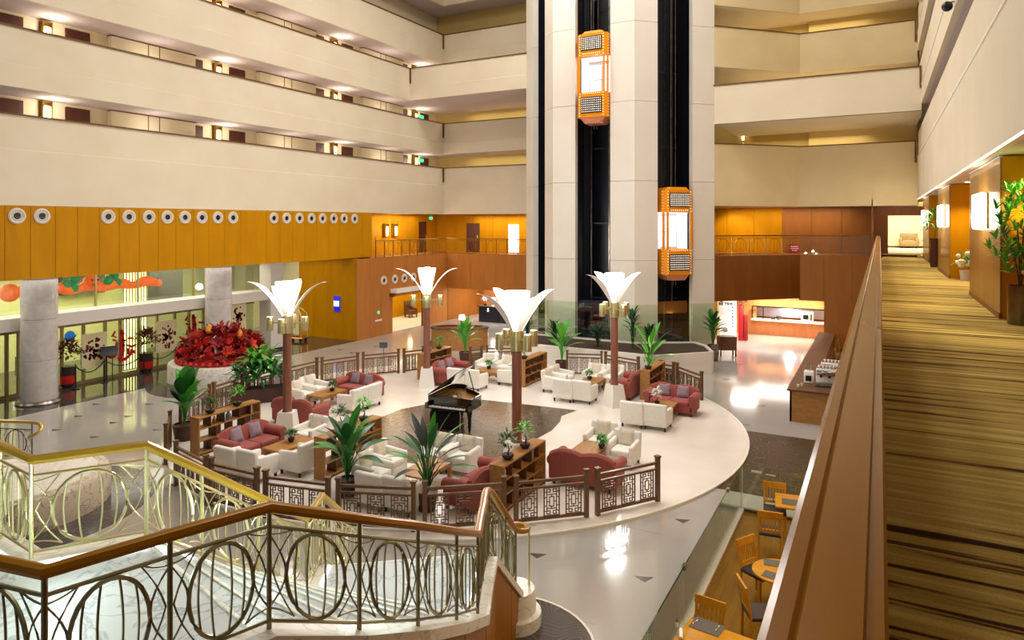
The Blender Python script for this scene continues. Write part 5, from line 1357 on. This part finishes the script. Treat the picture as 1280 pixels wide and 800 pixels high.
# ---- second-floor railings
def gallery_rail(P, label, n_per=.95, z=4.8, H=.98):
    org = Vector((P[0][0], P[0][1], z)); t = thing('gallery_railing', label, 'railing', org)
    Q = [Vector((x, y, z)) for x, y in P]; up = Vector((0, 0, 1)); mt = M['brass_dark']
    MB().tube([p+up*H for p in Q], .035, 6).build('handrail', M['brass_dark'], t, org)
    for h in (.08, .86): MB().tube([p+up*h for p in Q], .014, 5).build('rail_bar', mt, t, org)
    pts = sub(Q, n_per)
    for p in pts: MB().tube([p, p+up*H], .028, 5).build('post', mt, t, org)
    for a, b in zip(pts, pts[1:]):
        PP = lambda s, h: a.lerp(b, s)+up*h
        MB().tube([PP(.5+.36*math.cos(2*PI*i/18), .47+.36*math.sin(2*PI*i/18)) for i in range(18)], .012, 4, closed=True).build('ring', mt, t, org)
        m_ = MB()
        for s in (.3, .5, .7): m_.tube([PP(s, .10), PP(s, .84)], .006, 4)
        m_.build('bars', mt, t, org)['kind'] = 'stuff'
gallery_rail([(-7.1, 33.9), (-3.63, 37.36)], 'ringed brass gallery railing on the second floor right of the lift tower', 1.0)
gallery_rail([(-25.1, 30.3), (-25.1, 37.44), (-16.0, 37.44)], 'ringed brass gallery railing on the second floor left of the lift tower', .8, 4.45, .95)
t = thing('plain_handrail', 'thin brown handrail on glass along the gold wall between gallery railing and corridor', 'railing', (-1.9, 37.36, 4.8))
MB().box(-1.68, 1.55, -.03, .03, .95, 1.0).build('handrail', M['cap_brown'], t)
for i in range(3): MB().box(-1.66+i*1.07, -1.66+i*1.07+1.05, -.006, .006, .03, .95).build('glass_pane', M['glass'], t)
q = Vector((xat(993, 37.25), 37.24, 5.08)); t = thing('red_notice', 'small red notice with white lines on the gallery railing', 'sign', q)
MB().box(-.26, .26, -.015, .015, -.2, .24).build('board', M['red_sign'], t)
for i, w_ in enumerate((.18, .2, .12)): MB().box(-w_, w_, -.022, -.015, .12-i*.1, .16-i*.1).build('text_line', M['white'], t)
# ---- bar counter on the right below the corridor
t = thing('coffee_counter', 'long oak coffee counter below the corridor railing on the right', 'counter', (-1.95, 23.6, 0))
MB().box(-.62, 1.6, .06, .12, 0, .99).build('front_panel', M['oak'], t); MB().box(-.62, -.56, .06, 13.0, 0, .99).build('side_panel', M['oak'], t)
MB().box(-.70, .05, 0, 13.1, .99, 1.05).build('worktop', M['oak_dark'], t); MB().box(.05, 1.6, 0, .7, .99, 1.05).build('worktop', M['oak_dark'], t); MB().box(0, .05, .7, 13, 0, .99).build('back_panel', M['oak'], t)
def machine(x, y, s, lab):
    t = thing('coffee_machine', lab, 'coffee machine', (x, y, 1.05)); MB().rbox((0, 0, .06), (.62*s, .55*s, .12), .02).build('base', M['steel'], t)
    MB().rbox((0, .12, .32), (.62*s, .30*s, .5), .03).build('body', M['white_gloss'], t); MB().rbox((0, -.08, .46), (.58*s, .3*s, .16), .03).build('head', M['chrome'], t)
    for q in (-.15, .1): MB().lathe([(.035, .3), (.045, .38)], (q, -.12, 0), 10).build('spout', M['black'], t)
    MB().box(-.28*s, .28*s, 0, .24, .57, .59).build('cup_rail', M['chrome'], t)
    for i in range(5): MB().lathe([(.03, .58), (.045, .66)], (-.22+i*.11, .12, 0), 10).build('cup', M['white_gloss'], t)
machine(-1.55, 24.6, 1.0, 'white and chrome coffee machine on the counter, nearer of two'); machine(-1.45, 25.7, 1.1, 'white coffee machine with cups on the counter, farther of two')
t = thing('coffee_grinder', 'small white grinder with dark front on the counter left of the coffee machines', 'grinder', (-2.1, 24.9, 1.05)); MB().rbox((0, 0, .2), (.3, .3, .4), .03).build('body', M['white_gloss'], t); MB().box(-.09, .09, -.16, -.15, .08, .26).build('dark_front', M['black'], t); MB().lathe([(.06, .4), (.12, .6), (.12, .62)], n=14).build('hopper', M['glass'], t)
for i in range(2):
    o = MB().lathe([(.025, 0), (.045, .10), (.04, .10)], n=12).build('glass_cup', M['white_gloss'], loc=(-2.35+.1*(i % 2), 24.0+.22*i, 1.05)); tag(o, ('nearer', 'farther')[i]+' small white cup on the near end of the coffee counter', 'cup', 'cups on the coffee counter')
# ---- restaurant corner below the corridor
GXR = -2.7
t = thing('glass_partition', 'low glass partition with steel foot along the restaurant corner', 'partition', (GXR, 9, 0))
for a, b in ((-6, -4.0), (-4.0, -2.1), (-2.1, -.2), (-.2, 1.7), (1.7, 3.6), (3.6, 5.2), (5.2, 6.78)):
    o = MB().box(-.008, .008, a+.01, b-.01, .03, 1.02).build('glass_pane', M['glass_green'], t); MB().box(-.009, .009, a+.01, b-.01, 1.02, 1.03).build('pane_edge', M['glass_edge'], o)
MB().box(-.05, .05, -6, 6.8, .0, .07).build('foot_rail', M['gray_plaster'], t)
for y in (-2.1, 1.7, 5.2): MB().box(-.03, .03, y-.06, y+.06, .98, 1.05).build('clamp', M['chrome'], t)
MB().box(-.012, .012, 6.77, 6.8, 0, 1.04).build('corner_post', M['white'], t)
t2 = thing('glass_partition', 'end glass pane with small white lettering across the restaurant corner', 'partition', (GXR, 15.8, 0))
for a, b in ((.03, 1.7), (1.72, 3.4)):
    o = MB().box(a, b, -.008, .008, .03, 1.02).build('glass_pane', M['glass_green'], t2); MB().box(a, b, -.009, .009, 1.02, 1.03).build('pane_edge', M['glass_edge'], o)
MB().box(.02, 3.4, -.05, .05, 0, .07).build('foot_rail', M['steel'], t2)
for i in range(5): MB().box(.20+i*.045, .235+i*.045, -.014, -.009, .90, .95).build('letter', M['white'], t2)
for i in range(7): MB().box(.50+i*.03, .52+i*.03, -.014, -.009, .89, .915).build('letter', M['white'], t2)
def dchair_proto():
    t = thing('dining_chair', '', 'chair'); W = M['chair_wood']
    MB().rbox((0, 0, .45), (.44, .42, .06), .02).build('seat', M['seat_dark'], t)
    for s in (-1, 1):
        MB().bar((s*.2, -.19, 0), (s*.2, -.19, .43), .04).build('leg', W, t)
        MB().tube([(s*.2, .20, 0), (s*.2, .19, .45), (s*.2, .27, .92)], .022, 6).build('leg', W, t)
    MB().obox((0, .265, .87), (.46, .03, .12), 0, R(-9)).build('top_rail', W, t); MB().obox((0, .205, .54), (.40, .03, .05), 0, R(-9)).build('lower_rail', W, t)
    for i in range(6): MB().bar((-.15+i*.06, .21, .55), (-.15+i*.06, .255, .82), .022).build('slat', W, t)
    MB().box(-.2, .2, -.2, -.17, .38, .43).build('apron', W, t)
    return Proto(t)
dc = dchair_proto()
def dch(x, y, rz, lab): dc.put((x, y, .012), rz, lab, 'wooden dining chairs')
def dtable(x, y, w_, d_, lab, rz=0):
    t = thing('dining_table', lab, 'table', (x, y, .012), rz); MB().rbox((0, 0, .73), (w_, d_, .04), .012).build('top', M['table_wood'], t)
    MB().lathe([(.05, .03), (.05, .71)], n=12).build('stem', M['black'], t); MB().lathe([(.26, 0), (.26, .02), (.05, .04)], n=20).build('foot', M['black'], t)
def rtable(x, y, r, lab):
    t = thing('round_table', lab, 'table', (x, y, .012)); MB().lathe([(r-.02, .71), (r, .72), (r, .745), (r-.01, .75)], n=36).build('top', M['table_wood'], t)
    MB().lathe([(.05, .03), (.05, .71)], n=12).build('stem', M['black'], t); MB().lathe([(.28, 0), (.28, .02), (.05, .04)], n=20).build('foot', M['black'], t)
    return t
def mat_(x, y, rz, lab, w_=.42, d_=.30):
    o = MB().box(-w_/2, w_/2, -d_/2, d_/2, 0, .004).build('placemat', M['placemat'], loc=(x, y, .766)); o.rotation_euler = (0, 0, rz); tag(o, lab, 'placemat', 'gray placemats')
a = at(1002, 628, .76); dtable(a.x+.05, a.y, 1.1, .75, 'square wooden dining table by the end glass pane, partly under the corridor railing', R(8))
mat_(a.x-.15, a.y-.1, R(8), 'gray placemat on the square table by the end glass pane')
b = at(962, 655, .46); dch(b.x-.0, b.y+.75, R(8), 'wooden dining chair behind the square table by the end glass pane'); dch(b.x+.05, b.y-.32, R(188), 'wooden dining chair seen from behind at the square table')
a = at(966, 712, .76); rtable(a.x+.1, a.y, .42, 'round wooden dining table with gray placemats half hidden by the corridor railing'); mat_(a.x+.0, a.y+.22, R(10), 'gray placemat at the far side of the round table', .34, .22); mat_(a.x+.05, a.y-.22, R(-10), 'gray placemat at the near side of the round table', .34, .22)
b = at(946, 716, .5); dch(b.x, b.y+.15, R(60), 'wooden dining chair at the far left of the round table'); b = at(947, 755, .5); dch(b.x+.05, b.y-.15, R(118), 'wooden dining chair at the near left of the round table')
a = at(893, 796, .76); dtable(a.x+.12, a.y-.16, 1.15, .8, 'wooden dining table with placemat at the bottom edge of the picture', R(-8)); b = at(882, 770, .8)
dch(a.x-.22, a.y+.34, R(-8), 'wooden dining chair behind the table at the bottom edge'); m0 = at(884, 783, .766); mat_(m0.x, m0.y, R(-8), 'gray placemat on the table at the bottom edge')
def cutlery(u, v, lab, rz):
    q = at(u, v, .772); t = thing('cutlery', lab, 'cutlery', q, rz); MB().rbox((0, 0, .004), (.018, .10, .006), .002).build('handle', M['chrome'], t); MB().rbox((0, .085, .004), (.026, .07, .006), .002).build('blade', M['chrome'], t)
cutlery(868, 778, 'knife and fork laid at the left of the bottom placemat', R(-20)); cutlery(896, 786, 'fork laid at the right of the bottom placemat', R(-8))
q = at(851, 786, .79); o = MB().lathe([(.02, 0), (.028, .02), (.028, .2), (.02, .22)], n=12).xf(Matrix.Rotation(PI/2, 4, 'X')).build('napkin_roll', M['white'], loc=q); o.rotation_euler = (0, 0, R(15)); tag(o, 'rolled white napkin at the left of the bottom dining table', 'napkin')
q = at(846, 783, .772); t = thing('salt_shaker', 'small glass shaker beside the napkin roll on the bottom table', 'shaker', q); MB().lathe([(.025, 0), (.022, .07)], n=10).build('glass', M['white_gloss'], t); MB().lathe([(.023, .07), (.015, .095)], n=10).build('cap', M['chrome'], t)
for i, (u, v) in enumerate(((1034, 448), (1040, 436), (1046, 427), (1050, 421))):
    b = at(u, v, .5); dch(max(b.x, -1.45), b.y, R(90), 'wooden chair behind the coffee counter, %s from the front' % ('first', 'second', 'third', 'fourth')[i])
dtable(-.7, 27.6, .7, .7, 'small wooden table behind the coffee counter, nearer of two'); dtable(-.7, 31.2, .7, .7, 'small wooden table behind the coffee counter, farther of two')
light('AREA', (-.2, 12, 4.3), 130, (1, .8, .5), 2.0, 6); light('AREA', (-.2, 29, 4.3), 60, (1, .8, .5), 2.0, 8); light('AREA', (-.4, 8, 4.3), 50, (1, .8, .5), 1.5, 3)
# ================================================================ CORRIDOR THINGS
def sconce(y, lab):
    t = thing('crystal_sconce', lab, 'lamp', (1.765, y, 6.62), 0, 'crystal corridor sconces')
    MB().box(-.03, 0, -.62, .62, -.32, .34).build('back_plate', M['brass'], t)
    for i in range(9): MB().rbox((-.09, -.56+i*.14, .02-.03*(i % 2)), (.10, .11, .66), .025).build('crystal', M['crystal'], t)
    light('POINT', (1.35, y, 6.6), 38, (1, .86, .6), .25)
sconce(15.9, 'glaring crystal sconce on the near wood panelled pier of the corridor'); sconce(25.4, 'glaring crystal sconce on the middle wood panelled pier of the corridor'); sconce(35.0, 'far crystal sconce on the last wood panelled pier of the corridor')
k = 0
for y in (2.0, 6.5, 10.2, 13.2, 19.6, 22.6, 30.0, 38.5):
    o = MB().lathe([(.07, 0), (.07, .015)], n=16).build('ceiling_downlight', M['downlight'], loc=(2.15, y, 7.525)); tag(o, 'recessed downlight in the corridor ceiling, %s from the viewer' % ('first', 'second', 'third', 'fourth', 'fifth', 'sixth', 'seventh', 'eighth')[k], 'downlight', 'corridor downlights'); k += 1
    if y > 11: light('SPOT', (2.1, y, 7.5), 300 if 12 < y < 14 else 175, (1, .86, .58), .08, spot=110)
# big pot plant, console table
t = thing('bushy_plant', 'bushy bright green plant in a tall steel pot at the right edge of the corridor', 'plant', (1.95, 13.3, 4.8))
MB().lathe([(.17, 0), (.17, .62), (.15, .62), (.15, .56)], n=24).build('pot', M['steel'], t); MB().lathe([(.15, .57), (.01, .58)], n=16, cap=False).build('soil', M['soil'], t)
for i in range(4): MB().tube([(0, 0, .55), (.06*math.cos(i*1.6), .06*math.sin(i*1.6), 1.0), (.22*math.cos(i*1.6), .22*math.sin(i*1.6), 1.55)], .014, 5).build('stem', M['oak_dark'], t)
rg = random.Random(9)
for i in range(56):
    a = 2.4*i; z = .85+1.3*(i/56)+rg.uniform(-.1, .1); r = (.34*math.sin(PI*(i+5)/62)+.08)*rg.uniform(.5, 1.1); c = Vector((r*math.cos(a), r*math.sin(a), z)); mb_ = MB()
    for j in range(9):
        vs, fs = leaf_mesh(.20, .05, .05, 3); m = Matrix.Translation(c) @ Matrix.Rotation(j*.7+a, 4, 'Z') @ Matrix.Rotation(-R(20+30*(j % 3)), 4, 'Y'); n0 = len(mb_.v); mb_.add(vs, fs, True); mb_.v[n0:] = [tuple(m @ Vector(p)) for p in vs]
    mb_.build('leaf_rosette', M[('leaf_bright', 'leaf_bright', 'leaf', 'leaf')[i % 4]], t)
t = thing('console_table', 'dark wooden console table cut by the right edge of the corridor', 'table', (2.2, 12.35, 4.8))
MB().rbox((0, 0, .86), (.62, .9, .05), .01).build('top', M['oak'], t); MB().box(-.26, .26, -.4, .4, .76, .83).build('apron', M['umber_wood'], t)
for a in (-.25, .25):
    for b in (-.38, .38): MB().bar((a, b, 0), (a, b, .83), .05).build('leg', M['umber_wood'], t)
t = thing('flower_pot', 'white flowers in a gray pot in the niche between the near and middle corridor piers', 'flowers', (2.15, 23.0, 4.8))
MB().lathe([(.15, 0), (.18, .28), (.14, .28)], n=18).build('pot', M['gray_plaster'], t); foliage(.26, .5, 60, .14, 91, .26).build('leaves', M['leaf'], t)['kind'] = 'stuff'
fl_ = MB(); rg = random.Random(4)
for i in range(26): fl_.ball((rg.uniform(-.24, .24), rg.uniform(-.24, .24), .38+rg.uniform(0, .4)), .06, 7, 5)
fl_.build('blossoms', M['white'], t)['kind'] = 'stuff'
t = thing('tall_vase_plant', 'slender green plant in a tall dark vase beyond the middle corridor pier', 'plant', (1.75, 29.2, 4.8))
MB().lathe([(.13, 0), (.17, .25), (.13, .8), (.16, 1.05), (.13, 1.05)], n=18).build('vase', M['pot_brown'], t); MB().tube([(0, 0, 1.0), (.03, 0, 1.5), (0, .02, 2.0)], .015, 5).build('stem', M['leaf_dark'], t)
foliage(.35, 1.1, 60, .26, 93, 1.05).build('foliage', M['leaf'], t)['kind'] = 'stuff'
t = thing('end_armchair', 'tan armchair against the bright wall of the room at the corridor end', 'armchair', (1.62, 50.3, 4.805))
MB().rbox((0, 0, .28), (1.0, .8, .3), .05).build('seat_base', M['bench_cloth'], t); MB().rbox((0, -.05, .45), (.76, .62, .14), .05).build('seat_cushion', M['bench_cloth'], t); MB().rbox((0, .34, .6), (1.0, .18, .7), .06).build('backrest', M['bench_cloth'], t)
for a in (-.45, .45):
    MB().rbox((a, 0, .45), (.14, .78, .4), .05).build('armrest', M['bench_cloth'], t)
    for b in (-.3, .3): MB().box(a*.9-.03, a*.9+.03, b-.03, b+.03, 0, .14).build('leg', M['black'], t)
t = thing('side_table', 'small black side table right of the tan armchair at the corridor end', 'table', (2.55, 50.3, 4.805)); MB().lathe([(.25, .5), (.25, .53)], n=20).build('top', M['black'], t); MB().lathe([(.15, 0), (.15, .02), (.02, .03), (.02, .5)], n=12).build('stem', M['black'], t)
o = MB().box(-.3, .3, -.02, .02, -.45, .45).build('wall_panel', M['cream_paper'], loc=(2.75, 50.96, 6.9)); tag(o, 'pale framed panel on the wall above the side table at the corridor end', 'picture')
light('AREA', (1.5, 48.5, 7.5), 240, (1, .9, .68), 2.2); light('POINT', (1.3, 44, 7.0), 60, (1, .9, .68), .3)
t = thing('security_camera', 'black dome security camera on a thin arm under the upper right gallery', 'camera', (xat(1184, 20), 20, 12.0))
qq = cw((1184-640)/FPX*22, 22, 0); t.location = (1.40, yat(1184, 1.40), EYE+271/FPX*((1.40*-ST)+yat(1184, 1.40)*CT)); MB().ball((0, 0, 0), .12, 12, 8).build('dome', M['black'], t); MB().bar((0, 0, .08), (.25, 0, .1), .03).build('arm', M['steel'], t)
# ================================================================ ADDED FILL LIGHTS WITH NO FITTINGS, THEN LAST THINGS
light('AREA', (-26.2, 34, 6.9), 110, NEUT, 1.5, 6); light('AREA', (-20, 38.4, 6.9), 200, NEUT, 8, 1.2); light('AREA', (-26.2, 33.5, 6.9), 60, WARM, 1, 5)
light('AREA', (-20, 39.5, 2.48), 420, (1, .92, .84), 8, 2.5); light('AREA', (-27.2, 36, 2.88), 230, (1, .87, .6), 2.5, 9)
light('AREA', (-4.5, 38.5, 7.2), 100, (1, .85, .6), 6, 1.0); light('AREA', (1.0, 39.2, 7.45), 50, (1, .85, .6), 2); light('SPOT', (-7.2, 37.8, 7.2), 220, (1, .8, .35), .1, rot=(R(35), 0, 0), spot=100)
light('AREA', (-26.6, 15, 4.4), 170, (1, .96, .86), 2.0, 16); light('AREA', (-27.6, 15, 4.4), 120, (1, .97, .7), .5, 18); light('AREA', (-30.5, 15, 4.3), 900, (1, .97, .62), 3, 18); light('AREA', (-28, 27, 4.4), 40, (1, .88, .6), 4, 2.5)
for z in (10.9, 13.85, 16.8):
    light('AREA', (-20.5, 38.3, z-.05), 85, (1, .88, .62), 8, 1.6); light('AREA', (-4, 38.0, z), 110, (1, .88, .62), 7, 1.6)

for y, l in ((33.6, 'left'), (34.5, 'right')):
    lampP.put((-27.12, y, 5.95), 0, 'glaring wall lamp on the gold second floor wall, %s of two' % l, 'mezzanine wall lamps')
    light('POINT', (-26.6, y, 5.95), 30, (1, .85, .55), .15)
def bar_chair(x, y, rz, lab):
    t = thing('bar_chair', lab, 'chair', (x, y, .01), rz); K = M['black']
    MB().rbox((0, 0, .46), (.42, .42, .05), .02).build('seat', K, t)
    for a in (-.18, .18):
        MB().bar((a, -.18, 0), (a, -.18, .44), .04).build('leg', K, t); MB().bar((a, .19, 0), (a, .22, 1.0), .04).build('leg', K, t)
    for i in range(3): MB().bar((-.09+i*.09, .21, .5), (-.09+i*.09, .22, .95), .035).build('slat', K, t)
    MB().bar((-.2, .22, .97), (.2, .22, .97), .05).build('top_rail', K, t)
for k, l in ((.35, 'left'), (-.35, 'right')):
    bar_chair(mid.x-k*.707-.25, mid.y-k*.707+.25, R(45), 'black high backed chair at the foot of the right lift shaft, %s of two' % l)
light('POINT', (mid.x-.3, mid.y+.35, 1.95), 12, (1, .85, .5), .1)

for k, l in ((0, 'lowest'), (1, 'middle')):
    o = MB().box(0, .05, -.2, .2, -.1, .1).build('exit_sign', M['green_sign'], loc=(-27.14, yat(527, -27.1), LEV[k][2]+.62)); tag(o, 'green lit exit sign near the far corner of the %s left gallery' % l, 'sign')
